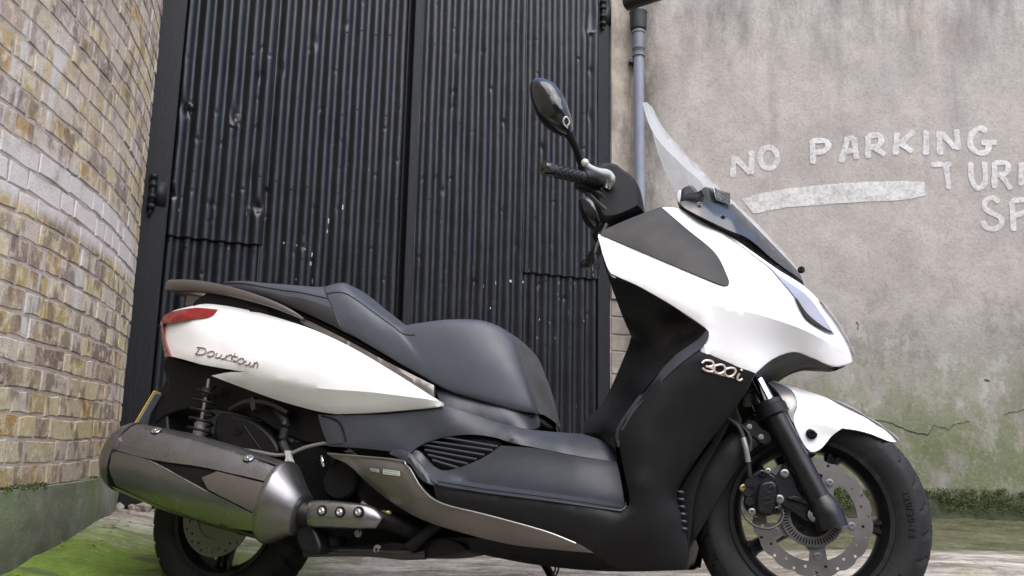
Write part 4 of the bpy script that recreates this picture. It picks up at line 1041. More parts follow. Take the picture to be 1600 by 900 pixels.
panel('leg_shield', [(936, 374, .285, 'c'), (941, 395, .286), (952, 429, .287), (1000, 450, .285), (1055, 481, .282), (1103, 514, .275, 'c'), (1090, 532, .270), (1050, 560, .265), (1000, 617, .257), (963, 671, .250), (962, 692, .245), (964, 722, .20, 'c'), (960, 706, .165), (945, 690, .15), (911, 679, .138, 'c'), (913, 660, .13), (935, 638, .115), (950, 615, .10), (968, 575, .09), (985, 532, .11), (985, 523, .15), (975, 500, .19), (958, 455, .23), (945, 415, .265)],
      M['black'], inner=[(1000, 480, .24), (1050, 515, .215), (1020, 560, .19), (990, 620, .185), (960, 655, .17), (1080, 520, .235), (1000, 530, .17)], step=9, rim=.03, edge=.002)
panel('belly_pan', [(690, 840, .15), (760, 842, .185), (850, 855, .2), (930, 863, .215), (1000, 880, .178), (1073, 886, .15, 'c'), (1070, 891, .11, 'c'), (1000, 893, .11), (930, 892, .10), (855, 885, .09), (799, 876, .08), (727, 861, .07), (690, 850, .08)], M['black'], step=8, rim=.06)

for off, r, mt in ((0, .0022, 'plastic'), (5, .0014, 'black')):
    bm = bmesh.new(); tube(bm, [P(x, y-off, w-off*.0012) for x, y, w in ((684, 757, .250), (700, 760, .2515), (760, 769.5, .2535), (860, 782.5, .2545), (958, 796.5, .2525), (972, 796.5, .2475), (979, 790, .243))], r, 8); fix(bm); obj('floor_edge', bm, M[mt], root)
bm = bmesh.new(); tube(bm, [P(x, y, w+.002) for x, y, w in ((512, 708.5, .191), (560, 712.5, .206), (625, 719, .222), (634, 726, .23), (642, 735, .237), (660, 764.5, .248), (690, 786.5, .253), (760, 804.5, .255), (850, 829.5, .253), (900, 849, .249))], .0020, 8, n=4); fix(bm); obj('trim_highlight', bm, M['steel'], root)  # bright steel line stands in for the highlight on the trim's upper edge
# ------------------------------------------------ front cowl
cow = [(934, 368, .285, 'c'), (940, 362, .28), (985, 343, .245), (1032, 325, .205), (1068, 328, .18), (1100, 346, .16), (1140, 368, .15), (1180, 396, .135), (1215, 421, .11), (1255, 446, .06), (1285, 475, .0), (1308, 505, 0), (1324, 532, 0), (1334, 556, 0, 'c'), (1333, 566, .005, 'c'), (1304, 571, .045), (1270, 558, .085), (1240, 549, .115), (1208, 560, .16), (1180, 583, .20, 'c'), (1135, 566, .242), (1090, 547, .272, 'c'), (1103, 524, .276), (1103, 513, .276), (1055, 480, .283), (1000, 448, .287), (965, 432, .288), (952, 424, .288), (941, 395, .287)]
panel('front_cowl', cow, M['white'], inner=[(1000, 390, .275), (1060, 400, .262), (1100, 430, .265), (1060, 440, .282), (1120, 380, .20), (1160, 410, .192), (1180, 440, .203), (1130, 420, .235), (1200, 440, .17), (1240, 470, .125), (1270, 495, .075), (1300, 520, .035)],
      crease=[(1104, 470, .281), (1136, 480, .272), (1180, 490, .246), (1220, 502, .202), (1255, 515, .152), (1285, 530, .10), (1312, 545, .05), (1334, 559, .003)], key='cowl', step=8, rim=.015, edge=.003, ew=6)
panel('nose_underside', [(1180, 584, .195, 'c'), (1208, 561, .155), (1240, 549, .112), (1270, 558, .08), (1304, 571, .04, 'c'), (1265, 574, .02), (1240, 579, .02), (1215, 590, .03), (1196, 600, .05)], M['black'], step=7, rim=.03)
drape('cowl_insert', [(934, 365, 0, 'c'), (985, 343, 0), (1032, 325, 0, 'c'), (1040, 331, 0), (1072, 359, 0), (1116, 396, 0), (1136, 434, 0), (1138, 446, 0), (1128, 447, 0), (1100, 436, 0), (1020, 402, 0)], M['black'], ['cowl'], off=.004, thick=.006, both=True)
drape('headlight', [(1206, 424, 0, 'c'), (1222, 436, 0), (1256, 460, 0), (1278, 486, 0), (1302, 523, 0, 'c'), (1284, 515, 0), (1258, 494, 0), (1240, 464, 0)], M['reflector'], ['cowl'], off=.003, thick=.004, both=True)
hl = drape('headlight_lens', [(1204, 421, 0, 'c'), (1224, 433, 0), (1258, 458, 0), (1280, 484, 0), (1305, 525, 0, 'c'), (1284, 518, 0), (1255, 496, 0), (1238, 465, 0)], M['lens'], ['cowl'], off=.006, thick=.004, both=True)
drape('lamp_bezel', [(1240, 466, 0), (1258, 492, 0), (1282, 512, 0), (1300, 522, 0), (1284, 517, 0), (1256, 498, 0)], M['black'], ['cowl'], off=.0068, thick=.003, both=True)
for pts in ([(1100, 350), (1140, 373), (1180, 402), (1212, 428), (1240, 464), (1256, 496)],):
    q = [hit(x, y, ['cowl']) for x, y in pts]; bm = bmesh.new(); tube(bm, [p+n*.0005 for p, n in q], .0016, 6); fix(bm); obj('panel_gap', bm, M['plateback'], root)
# inner dash between the cowl halves
bm = bmesh.new(); G = []
for (x, y, w) in ((940, 364, .27), (985, 346, .235), (1032, 329, .195), (1068, 332, .17), (1100, 350, .15), (1140, 372, .14), (1180, 400, .125), (1215, 425, .10), (1255, 450, .05), (1283, 478, .003)):
    p = P(x, y, w); G.append([p, p*np.array([1, .6, 1])+np.array([0, 0, .004]), p*np.array([1, .2, 1])+np.array([0, 0, .012]), p*np.array([1, -.2, 1])+np.array([0, 0, .012]), p*np.array([1, -.6, 1])+np.array([0, 0, .004]), mir(p)])
grid_faces(bm, G); fix(bm); obj('dash_cover', bm, M['black'], root)
# ------------------------------------------------ windscreen
scr = [(1003.5, 160, .10, 'c'), (1009, 158.5, .06), (1017, 166, .0, 'c'), (1035, 198, 0), (1062, 230, 0), (1096, 266, 0), (1130, 300, 0), (1180, 346, 0), (1215, 383, 0), (1245, 418, 0), (1257, 440, 0, 'c'), (1210, 407, .10), (1170, 373, .145), (1135, 358, .165), (1075, 328, .19), (1062, 316, .195), (1068, 305, .2), (1090, 301, .2), (1099, 294, .2), (1092, 281, .2), (1060, 252, .19), (1030, 221, .165), (1014, 194, .13)]
scin = [(1150, 338, .115), (1183, 363, .085)]
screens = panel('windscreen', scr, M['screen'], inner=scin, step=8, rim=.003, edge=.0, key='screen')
scr_w = tps([p[:3] for p in scr]+scin)
panel('screen_mask', [(1062.5, 316, .2), (1068, 304, .2), (1090, 300, .2), (1101, 292, .2, 'c'), (1122, 298, .15), (1148, 322, .1), (1188, 362, .1), (1220, 395, 0), (1248, 425, 0), (1255, 440, 0, 'c'), (1210, 407, 0), (1170, 373, 0), (1135, 358, 0), (1075, 328, 0)], M['mask'], step=7, rim=.010, edge=.002, wf=lambda x, y: scr_w(x, y)+.007)
panel('screen_seal', [(1064, 322, .19), (1100, 340, .18), (1140, 360, .165), (1172, 377, .14), (1210, 409, .10), (1255, 441, .02, 'c'), (1257, 444, .02), (1235, 436, .06), (1215, 424, .095), (1180, 397, .13), (1140, 369, .152), (1100, 347, .168), (1068, 329, .185)], M['black'], step=7, rim=.02)
for x, y in ((1093, 320), (1130, 339)):
    p = P(x, y, scr_w(x, y)+.0065); _, n = hit(x, y, ['screen']); bolt(p, n, .0048, M['gloss'], root, .006, 'screen_bolt')
p = P(1252, 422, .035); bolt(p, SIDE, .006, M['black'], root, .012, 'screen_bolt')
prism('meter_hood', [(1064, 294, .1, 'c'), (1078, 287, .1), (1090, 298, .1), (1096, 320, .1, 'c'), (1062, 319, .1, 'c')], -.13, .13, M['plastic'], bevel=.01)
prism('meter_lens', [(1057, 302, .1), (1064, 294, .1), (1064, 318, .1), (1058, 316, .1)], -.09, .09, M['stickw'], bevel=.004)
# caution label on the screen mask
lab = drape('caution_label', [(1110, 296, 0, 'c'), (1137, 307, 0, 'c'), (1140, 325, 0, 'c'), (1113, 314, 0, 'c')], M['mask'], ['screen'], off=.0092, thick=.0006, step=6)[0]
q_ = [hit(x, y, ['screen']) for x, y in ((1110, 296), (1137, 307), (1140, 325), (1113, 314), (1110, 296))]; bm = bmesh.new(); tube(bm, [p+n*.0096 for p, n in q_], [(.0012, .0005)]*5, 6, smooth_path=False); fix(bm); obj('label_border', bm, M['stickw'], lab)
def ink_lines(parent, quad, rows, keys, off, mat, wr=.0009, pad=.1):
    a, b, c, d = [np.array(q) for q in quad]       # tl, tr, br, bl
    for i in range(rows):
        f = (i+.7)/(rows+.4); l = a*(1-f)+d*f; r = b*(1-f)+c*f; bm = bmesh.new(); x = pad
        while x < 1-pad:
            e = min(1-pad, x+random.uniform(.08, .3)); pts = []
            for t in (x, (x+e)/2, e):
                q = l*(1-t)+r*t; p, n = hit(q[0], q[1], keys); pts.append(p+n*off)
            tube(bm, pts, [(wr, wr*.4)]*3, 5, n=1); x = e+.035
        fix(bm); o = obj('ink_line', bm, mat, parent); o['kind'] = 'stuff'
ink_lines(lab, ((1111, 297), (1136, 307), (1139, 324), (1114, 314)), 5, ['screen'], .0098, M['stickw'], .0012)
for quad in (((578, 728), (594, 731), (594, 739), (579, 736)), ((597, 730), (627, 734), (628, 745), (597, 741))):
    pl = drape('specification_label', [(*q, 0, 'c') for q in quad], M['ink'], ['trim'], off=.0012, thick=.0006, step=6)[0]
    a, b, c, d = [np.array(q, float) for q in quad]
    drape('label_field', [(*(a*.93+c*.07+np.array([0, 2])), 0, 'c'), (*(b*.93+d*.07+np.array([0, 2])), 0, 'c'), (*(c*.93+a*.07), 0, 'c'), (*(d*.93+b*.07), 0, 'c')], M['stick'], ['trim'], off=.0018, thick=.0006, step=6, parent=pl)
    ink_lines(pl, ((a[0]+1, a[1]+2), (b[0]-1, b[1]+2), (c[0]-1, c[1]-1), (d[0]+1, d[1]-1)), 2, ['trim'], .002, M['ink'], .0008)

# ------------------------------------------------ badges
def badge_letter(strokes, keys, mat, parent, r, off):
    bm = bmesh.new()
    for st in strokes:
        c = cr(st, 4) if len(st) > 2 else np.array(st, float); pts = []
        for q in c: p, n = hit(q[0], q[1], keys); pts.append(p+n*off)
        tube(bm, pts, [(r, r*.8)]*len(pts), 6, smooth_path=False, up=(0, -1, 0.01))
    fix(bm); return obj('letter', bm, mat, parent)
def zz(pts): return [(230+x/3.404, 420+y/3.404) for x, y in pts]
bd = drape('name_badge', [(*q, 0) for q in zz([(300, 452), (420, 484), (560, 515), (420, 488)])], M['badge2'], ['tail'], off=.0005, thick=.0004, step=8)[0]
DT = [[zz([(285, 420), (262, 455)]), zz([(268, 419), (300, 422), (318, 433), (308, 452), (285, 458), (258, 454)])],
      [zz([(340, 440), (325, 447), (322, 462), (337, 468), (355, 460), (362, 446), (348, 439), (340, 440)])],
      [zz([(376, 448), (366, 465), (374, 474), (390, 470), (400, 456)]), zz([(400, 456), (394, 472), (402, 480), (418, 474), (428, 458)])],
      [zz([(428, 458), (422, 484)]), zz([(425, 472), (440, 460), (455, 462), (448, 488)])],
      [zz([(470, 450), (460, 480), (468, 492), (480, 490)]), zz([(456, 465), (485, 470)])],
      [zz([(500, 478), (487, 484), (484, 498), (496, 506), (512, 500), (520, 487), (510, 478), (500, 478)])],
      [zz([(530, 488), (522, 504), (530, 513), (544, 508), (552, 496)]), zz([(552, 496), (548, 511), (556, 519), (568, 512), (574, 500)])],
      [zz([(574, 500), (568, 524)]), zz([(571, 511), (580, 499), (592, 502), (586, 528)])]]
for L_ in DT: badge_letter(L_, ['tail'], M['badge2'], bd, .0017, .0022)
def z7(pts): return [(900+x/2.5, 280+y/2.5) for x, y in pts]
bd3 = drape('engine_badge', [(*q, 0) for q in z7([(500, 745), (560, 755), (625, 778), (560, 765)])], M['badge'], ['skirt'], off=.0005, thick=.0004, step=8)[0]
for L_ in ([z7([(490, 718), (505, 708), (528, 712), (535, 724), (520, 732), (505, 730)]), z7([(518, 732), (533, 740), (530, 750), (508, 748), (492, 738)])],
           [z7([(556, 724), (540, 730), (538, 748), (552, 758), (572, 753), (580, 738), (570, 726), (556, 724)])],
           [z7([(598, 736), (582, 742), (578, 758), (592, 769), (610, 765), (620, 750), (612, 738), (598, 736)])],
           [z7([(636, 757), (627, 776), (636, 784), (648, 778)]), z7([(641, 747), (646, 744)])]):
    badge_letter(L_, ['skirt'], M['badge'], bd3, .0026, .003)
# ------------------------------------------------ wheels
def wheel_pt(C, H, N, r, a, h): return C+(H*math.cos(a)+np.array([0, 0, 1.0])*math.sin(a))*r+N*h
def tyre(name, C, H, N, R, hw, rin, parent, grooves, skew):
    prof = [(rin-.006, -hw*.60), (rin+.004, -hw*.74), (rin+.012, -hw*.80), (rin+.016, -hw*.86), (rin+.022, -hw*.90), (rin+.035, -hw*.985), (R-.042, -hw), (R-.034, -hw*.985), (R-.031, -hw*.95), (R-.026, -hw*.90)]
    n = len(prof); mid = []
    for f in np.linspace(-.86, .86, 21): mid.append((R-.030*abs(f)**2.4, hw*f))
    prof = prof+mid+[(r, -h) for r, h in prof[::-1]]
    SEG = 420; G = []
    for j in range(SEG):
        a = 2*math.pi*j/SEG; row = []
        for r, h in prof:
            q = h/hw; rr = r
            if .14 < abs(q) < .93 and r > R-.03:
                ph = (a*grooves/(2*math.pi)+skew*abs(q)**1.3*(1 if q > 0 else 1)+(0.5 if q > 0 else 0)) % 1.0
                if abs(ph-.5) < .10: rr -= .006
                if abs(q) < .6 and abs(((a*grooves/(2*math.pi)-skew*.6*abs(q)+.25) % 1)-.5) < .06: rr -= .003
            row.append(wheel_pt(C, H, N, rr, a, h))
        G.append(row)
    bm = bmesh.new(); grid_faces(bm, G, closed_u=True, closed_v=True); fix(bm)
    return obj(name, bm, M['tyre'], parent, sharp=28)
def ring(name, C, H, N, prof, mat, parent, seg=72, closed=True, sharp=35):
    bm = bmesh.new(); G = [[wheel_pt(C, H, N, r, 2*math.pi*j/seg, h) for r, h in prof] for j in range(seg)]
    grid_faces(bm, G, closed_u=True, closed_v=closed); fix(bm); return obj(name, bm, mat, parent, sharp=sharp)
def plate2d(name, outl, holes, C, H, N, h0, h1, mat, parent, step=.02, bevel=0):
    """flat plate with real holes in the plane of a wheel; coordinates in metres"""
    pts = [Vector((float(p[0]), float(p[1]))) for p in outl]; n = len(pts); edges = [(i, (i+1) % n) for i in range(n)]
    for hl in holes:
        b = len(pts); pts += [Vector((float(p[0]), float(p[1]))) for p in hl]; k = len(hl); edges += [(b+i, b+(i+1) % k) for i in range(k)]
    r = delaunay_2d_cdt(pts, edges, [list(range(n))], 1, 1e-6)
    def inside(c, poly):
        A = np.array(poly); B = np.roll(A, -1, 0); m_ = (A[:, 1] > c[1]) != (B[:, 1] > c[1])
        xi = A[m_, 0]+(c[1]-A[m_, 1])*(B[m_, 0]-A[m_, 0])/(B[m_, 1]-A[m_, 1]); return (xi > c[0]).sum() % 2 == 1
    bm = bmesh.new(); V = [bm.verts.new(tuple(C+H*v.x+np.array([0, 0, v.y])+N*h1)) for v in r[0]]
    for f in r[2]:
        c = sum((r[0][i] for i in f), Vector((0, 0)))/len(f)
        if any(inside(c, hl) for hl in holes): continue
        bm.faces.new([V[i] for i in f])
    for v in [v for v in bm.verts if not v.link_faces]: bm.verts.remove(v)
    g = bmesh.ops.extrude_face_region(bm, geom=bm.faces[:])
    for v in [x for x in g['geom'] if isinstance(x, bmesh.types.BMVert)]: v.co += Vector(N*(h0-h1))
    fix(bm); return obj(name, bm, mat, parent, sharp=30, bevel=bevel)
def circ(r, n, cx=0, cy=0, a0=0): return [(cx+r*math.cos(a0+2*math.pi*i/n), cy+r*math.sin(a0+2*math.pi*i/n)) for i in range(n)]
def pol(r, a): return (r*math.cos(a), r*math.sin(a))
def rim_set(wheel, C, H, N, rin, hw, a0, spoke_w):
    ring('rim', C, H, N, [(rin-.002, -hw*.70), (rin+.006, -hw*.80), (rin+.004, -hw*.86), (rin-.006, -hw*.84), (rin-.016, -hw*.62), (rin-.024, -hw*.3), (rin-.024, hw*.3), (rin-.016, hw*.62), (rin-.006, hw*.84), (rin+.004, hw*.86), (rin+.006, hw*.80), (rin-.002, hw*.70), (rin-.006, 0)], M['rim'], wheel, 96)
    for k in range(5):
        a = a0+2*math.pi*k/5; bm = bmesh.new(); G = []
        for r, w, t in ((.030, spoke_w*1.15, .034), (.06, spoke_w, .028), (.10, spoke_w*.9, .023), (rin-.035, spoke_w*.95, .022), (rin-.014, spoke_w*1.4, .026)):
            ct = H*math.cos(a)+np.array([0, 0, math.sin(a)]); tn = -H*math.sin(a)+np.array([0, 0, math.cos(a)])
            c = C+ct*r
            G.append([c+tn*(w*x)+N*(t*y) for x, y in ((1, .55), (.7, 1), (.25, 1), (.15, .75), (-.15, .75), (-.25, 1), (-.7, 1), (-1, .55), (-1, -.55), (-.7, -1), (.7, -1), (1, -.55))])
        V = grid_faces(bm, G, closed_v=True); bm.faces.new(V[0]); bm.faces.new(V[-1][::-1]); fix(bm); obj('spoke', bm, M['rim'], wheel, sharp=25)
    ring('hub', C, H, N, [(0, .06), (.022, .06), (.026, .045), (.040, .040), (.042, -.040), (.026, -.05), (0, -.05)], M['rim'], wheel, 40, closed=False)
def sidewall_text(txt, C, H, N, r, h, size, a_mid, parent, wheel_name='sidewall_lettering'):
    cu = bpy.data.curves.new('t', 'FONT'); cu.body = txt; cu.size = size; cu.extrude = .0; cu.resolution_u = 2; cu.space_character = 1.25; cu.align_x = 'CENTER'
    o = bpy.data.objects.new('t', cu); COL.objects.link(o); dg = bpy.context.evaluated_depsgraph_get()
    me = bpy.data.meshes.new_from_object(o.evaluated_get(dg)); bpy.data.objects.remove(o); bpy.data.curves.remove(cu)
    bm = bmesh.new(); bm.from_mesh(me); bpy.data.meshes.remove(me)
    bmesh.ops.triangulate(bm, faces=bm.faces)
    bmesh.ops.subdivide_edges(bm, edges=[e for e in bm.edges if e.calc_length() > size*.5], cuts=2)
    for v in bm.verts:
        a = a_mid-v.co.x/r; rr = r+v.co.y-size*.36
        v.co = Vector(wheel_pt(C, H, N, rr, a, h))
    g = bmesh.ops.extrude_face_region(bm, geom=bm.faces[:])
    for v in [x for x in g['geom'] if isinstance(x, bmesh.types.BMVert)]: v.co -= Vector(N*.004)
    fix(bm); o = obj(wheel_name, bm, M['tyre'], parent, sharp=30); o['kind'] = 'stuff'
def wempty(name, C, label=None):
    e = empty(name, tuple(C)); e.parent = root
    if label: e['label'] = label
    return e
# parts of a wheel hang on the wheel's tyre mesh (thing > part > sub-part)
HF, NF = FE, FN
wf_t = tyre('front_wheel', FA, HF, NF, RF, .057, .174, root, 27, .9)
rim_set(wf_t, FA, HF, NF, .176, .055, math.radians(-8), .017)
sidewall_text('120/80-14', FA, HF, NF, .2135, .0592, .020, math.radians(2), wf_t)
sidewall_text('TUBELESS', FA, HF, NF, .2135, .0592, .012, math.radians(-42), wf_t)
HR, NR = np.array([1.0, 0, 0]), np.array([0, -1.0, 0])
wr_t = tyre('rear_wheel', RA, HR, NR, RR, .070, .158, root, 30, -.8)
rim_set(wr_t, RA, HR, NR, .160, .066, math.radians(-100), .018)
# front disc: petal edge, two rows of drillings, five windows
def disc(C, H, N, h, Ro, Rw, nw, parent, win=True):
    outl = [pol(Ro-(.0042*abs(math.cos(nw*a/2))**5 if nw else 0), a) for a in np.linspace(0, 2*math.pi, 256, endpoint=False)]
    holes = []
    for k in range(16):
        holes.append(circ(.0034, 8, *pol(Ro-.010, 2*math.pi*k/16))); holes.append(circ(.0034, 8, *pol(Ro-.021, 2*math.pi*(k+.5)/16)))
    if win:
        for k in range(5):
            a = math.radians(22)+2*math.pi*k/5; d = .42
            wp = [pol(Rw, x) for x in np.linspace(a-d, a+d, 12)]+[pol(Rw*.80, a+d*1.02), pol(Rw*.70, a+d*.75)]+[pol(Rw*.69, x) for x in np.linspace(a+d*.6, a-d*.6, 6)]+[pol(Rw*.70, a-d*.75), pol(Rw*.80, a-d*1.02)]
            holes.append(wp)
        holes.append(circ(Rw*.50, 30))
    else: holes.append(circ(Rw*.72, 40))
    return plate2d('brake_disc', outl, holes, C, H, N, h-.0022, h+.0022, M['disc'], parent)
dF = disc(FA, HF, NF, .064, .131, .098, 16, wf_t)
for k in range(5):
    a = math.radians(22+36)+2*math.pi*k/5; c = FA+HF*pol(.087, a)[0]+np.array([0, 0, pol(.087, a)[1]])+NF*.0655
    bolt(c, NF, .0062, M['steel'], wf_t, .005, 'disc_bolt')
ring('tone_ring', FA, HF, NF, [(.0665, .0725), (.0625, .0725), (.0625, .0745), (.0665, .0745)], M['disc'], wf_t, 60)
bm = bmesh.new()
for r0, r1 in ((.0640, .0680), (.0455, .0505)):
    G = [[wheel_pt(FA, HF, NF, r, 2*math.pi*j/64, h) for r, h in ((r0, .0720), (r1, .0720), (r1, .0745), (r0, .0745))] for j in range(64)]; grid_faces(bm, G, closed_u=True, closed_v=True)
for k in range(56):
    a = 2*math.pi*k/56; ct = HF*math.cos(a)+np.array([0, 0, math.sin(a)]); tn = -HF*math.sin(a)+np.array([0, 0, math.cos(a)])
    boxm(bm, FA+ct*.0573+NF*.0731, .0072, .0016, .0009, (ct, tn, NF))
fix(bm); o = obj('tone_ring_teeth', bm, M['disc'], wf_t, smooth=False); o['kind'] = 'stuff'
ring('tone_ring_back', FA, HF, NF, [(.0495, .0695), (.0655, .0695), (.0655, .0715), (.0495, .0715)], M['grime'], wf_t, 48)
ring('disc_carrier', FA, HF, NF, [(.0, .070), (.030, .070), (.047, .0705), (.050, .068), (.050, .058), (0, .058)], M['forkblk'], wf_t, 40, closed=False)
for k in range(5):
    a = math.radians(10)+2*math.pi*k/5; c = FA+HF*pol(.037, a)[0]+np.array([0, 0, pol(.037, a)[1]])+NF*.0705; bolt(c, NF, .0055, M['gloss'], wf_t, .005, 'carrier_bolt')
dR = disc(RA, HR, NR, .085, .112, .09, 0, wr_t, win=False)
ring('disc_carrier', RA, HR, NR, [(0, .088), (.05, .088), (.068, .085), (.072, .083), (.072, .075), (0, .07)], M['disc'], wr_t, 40, closed=False)
p_ = RA+np.array([.045, -.07, -.148]); pipe('tyre_valve', [p_, p_+np.array([.004, -.012, .03])], [.005, .004], M['cable'], parent=wr_t, smooth_path=False)

# ------------------------------------------------ front fork, brake and mudguard
def flipF(o_pts): return [mirF(p) for p in o_pts]
for side in (1, -1):
    g = (lambda q: q) if side == 1 else mirF
    leg = [PF(1204, 634, .105), PF(1212, 652, .105), PF(1286, 792, .105)]
    low = [PF(1280, 778, .105), PF(1286, 790, .105), PF(1294, 806, .105), PF(1301, 826, .105)]
    bm = bmesh.new(); tube(bm, [g(p) for p in leg], [.0265, .0262, .0262], 24, smooth_path=False)
    tube(bm, [g(p) for p in low], [(.0262, .0262), (.034, .034), (.0345, .0345), (.0345, .0345)], 24, smooth_path=False); fix(bm)
    fl = obj('fork_leg', bm, M['forkblk'], root, sharp=30)
    st = [PF(1172, 572, .105), PF(1207, 641, .105)]; pipe('stanchion', [g(p) for p in st], [.0165, .0165], M['chrome'], parent=fl, seg=20, smooth_path=False)
    bm = bmesh.new(); a, b = PF(1199, 626, .105), PF(1213, 655, .105)
    tube(bm, [g(a*.5+b*.5+(a-b)*f) for f in (.5, .44, .2, .16, -.3, -.36)], [.024, .032, .033, .036, .036, .030], 24, smooth_path=False); fix(bm); obj('dust_seal', bm, M['black'], fl, sharp=30)
prism('steering_yoke', [(1150, 560, .1), (1185, 560, .1), (1196, 600, .1), (1180, 612, .1), (1160, 612, .1), (1140, 590, .1)], -.10, .10, M['black'], proj=PF, bevel=.008)
br = prism('caliper_bracket', [(1228, 718, .1, 'c'), (1236, 722, .1), (1241, 740, .1), (1250, 767, .1), (1268, 781, .1), (1290, 790, .1), (1296, 812, .1), (1284, 818, .1), (1262, 815, .1), (1242, 802, .1), (1220, 789, .1), (1211, 778, .1), (1214, 764, .1), (1208, 750, .1), (1218, 735, .1)], .078, .098, M['forkblk'], proj=PF, bevel=.004)[0]
prism('bracket_pocket', [(1232, 783, .1), (1262, 787, .1), (1266, 794, .1), (1254, 801, .1), (1240, 793, .1)], .0985, .0992, M['grime'], proj=PF, parent=br, bevel=0)
prism('bracket_web', [(1228, 778, .1), (1246, 775, .1), (1272, 785, .1), (1285, 792, .1), (1270, 791, .1), (1246, 783, .1)], .09, .106, M['forkblk'], proj=PF, parent=br, bevel=.003)
cal = prism('brake_caliper', [(1166, 748, .1), (1180, 736, .1), (1194, 734, .1), (1214, 744, .1), (1219, 768, .1), (1212, 800, .1), (1196, 806, .1), (1174, 803, .1), (1163, 788, .1), (1161, 765, .1)], .045, .098, M['forkblk'], proj=PF, bevel=.007)[0]
prism('caliper_body', [(1186, 757, .1), (1194, 752, .1), (1211, 752, .1), (1215, 770, .1), (1207, 800, .1), (1196, 804, .1), (1183, 798, .1), (1182, 775, .1)], .09, .118, M['forkblk'], proj=PF, parent=cal, bevel=.006)
for (x, y, a) in ((1192, 792, 0), (1194, 783, 0), (1197, 774, 0), (1200, 765, 0)):
    c = PF(x+5, y-4, .1185); bm = bmesh.new(); boxm(bm, c, .0055, .0012, .0028, (FE*.95+np.array([0, 0, .25]), FN, np.array([0, 0, 1.0])-FE*.25)); fix(bm); obj('caliper_rib', bm, M['rim'], cal, smooth=False, bevel=.0005)
for (x, y) in ((1170, 757), (1168, 771), (1170, 785)):
    bm = bmesh.new(); c = PF(x, y, .075); tube(bm, [c, c+FN*.035], [.010, .010], 16, smooth_path=False); fix(bm); obj('caliper_boss', bm, M['forkblk'], cal)
for (x, y, w, r, mt) in ((1191, 740, .10, .0055, 'gloss'), (1200, 736, .10, .004, 'steel'), (1226, 740, .10, .0065, 'steel'), (1218, 780, .10, .0065, 'steel'), (1175, 800, .10, .0055, 'steel'), (1213, 798, .10, .006, 'gloss'), (1273, 805, .112, .010, 'steel')):
    bolt(PF(x, y, w), FN, r, M[mt], cal, .009)
bm = bmesh.new(); c = PF(1273, 805, .096); tube(bm, [c, c+FN*.016], [.019, .017], 24, smooth_path=False); fix(bm); obj('axle_boss', bm, M['forkblk'], br, sharp=30)
bolt(PF(1162, 763, .09), FN, .006, M['brass'], cal, .012, 'banjo_bolt')
pipe('brake_hose', [PF(1122, 648, .10), PF(1140, 656, .105), PF(1155, 668, .11), PF(1163, 690, .115), PF(1168, 712, .115), PF(1171, 738, .105), PF(1172, 752, .095)], .0052, M['cable'], seg=8)
pipe('brake_hose', [PF(1128, 650, .09), PF(1150, 660, .098), PF(1166, 672, .108), PF(1173, 688, .112), PF(1172, 705, .112)], .004, M['cable'], seg=8)
pipe('hose_sleeve', [PF(1161, 684, .1165), PF(1166, 703, .1165), PF(1169, 722, .114)], .0066, M['hosegrey'], seg=8)
pipe('sensor_cable', [PF(1163, 770, .10), PF(1159, 790, .115), PF(1164, 808, .125), PF(1180, 822, .125), PF(1202, 826, .12), PF(1218, 818, .11), PF(1224, 806, .105), PF(1222, 796, .1)], .0026, M['cable'], seg=6)
prism('hose_bracket', [(1160, 662, .1), (1180, 656, .1), (1190, 668, .1), (1204, 676, .1), (1206, 690, .1), (1190, 694, .1), (1178, 684, .1), (1166, 678, .1)], .07, .098, M['black'], proj=PF, bevel=.003)
for x, y in ((1171, 667), (1189, 683)): bolt(PF(x, y, .098), FN, .0042, M['hosegrey'], root, .005)
panel('front_fender', [(1204, 594, .03, 'c'), (1236, 603, .02), (1282, 618, .01), (1312, 630, .0), (1342, 645, 0), (1372, 663, 0), (1395, 680, 0), (1404, 690, 0, 'c'), (1391, 690, .042), (1361, 678, .07), (1338, 672, .08), (1316, 669, .084, 'c'), (1300, 681, .083), (1284, 700, .088), (1271, 706, .09), (1262, 702, .09), (1251, 685, .09), (1241, 662, .088), (1240, 650, .085, 'c'), (1246, 632, .078), (1236, 609, .06)],
      M['white'], inner=[(1270, 640, .078), (1300, 648, .078), (1340, 660, .066), (1372, 674, .045), (1265, 670, .088), (1250, 618, .05)], proj=PF, step=7, rim=.012, edge=.003)
panel('fender_stay', [(1203, 594, .028, 'c'), (1236, 609, .058), (1247, 632, .076, 'c'), (1241, 650, .084), (1241, 663, .086, 'c'), (1232, 648, .086), (1226, 630, .082), (1215, 612, .07), (1200, 598, .05)], M['hosegrey'], proj=PF, step=6, rim=.02)
bolt(PF(1268, 678, .089), FN, .0085, M['gloss'], root, .008, 'fender_bolt')
pipe('fender_bolt_cup', [PF(1268, 678, .087), PF(1268, 678, .0905)], [.0135, .0125], M['stickw'], smooth_path=False, seg=20)
panel('mudguard', [(1170, 655, .09, 'c'), (1140, 680, .092), (1112, 707, .092), (1090, 745, .09), (1077, 790, .088), (1073, 838, .085, 'c'), (1086, 843, .09, 'c'), (1098, 822, .092), (1121, 782, .094), (1140, 750, .095), (1166, 713, .095), (1190, 690, .095, 'c')], M['black'], proj=PF, rim=.175, both=False, step=8, inner=[(1110, 750, .096), (1140, 705, .098)])
prism('splash_panel', [(1150, 640, .05), (1125, 690, .05), (1090, 760, .05), (1078, 840, .05), (1068, 880, .05), (1060, 880, .05), (1055, 780, .05), (1110, 690, .05), (1140, 630, .05)], -.12, .12, M['black'], bevel=.004)
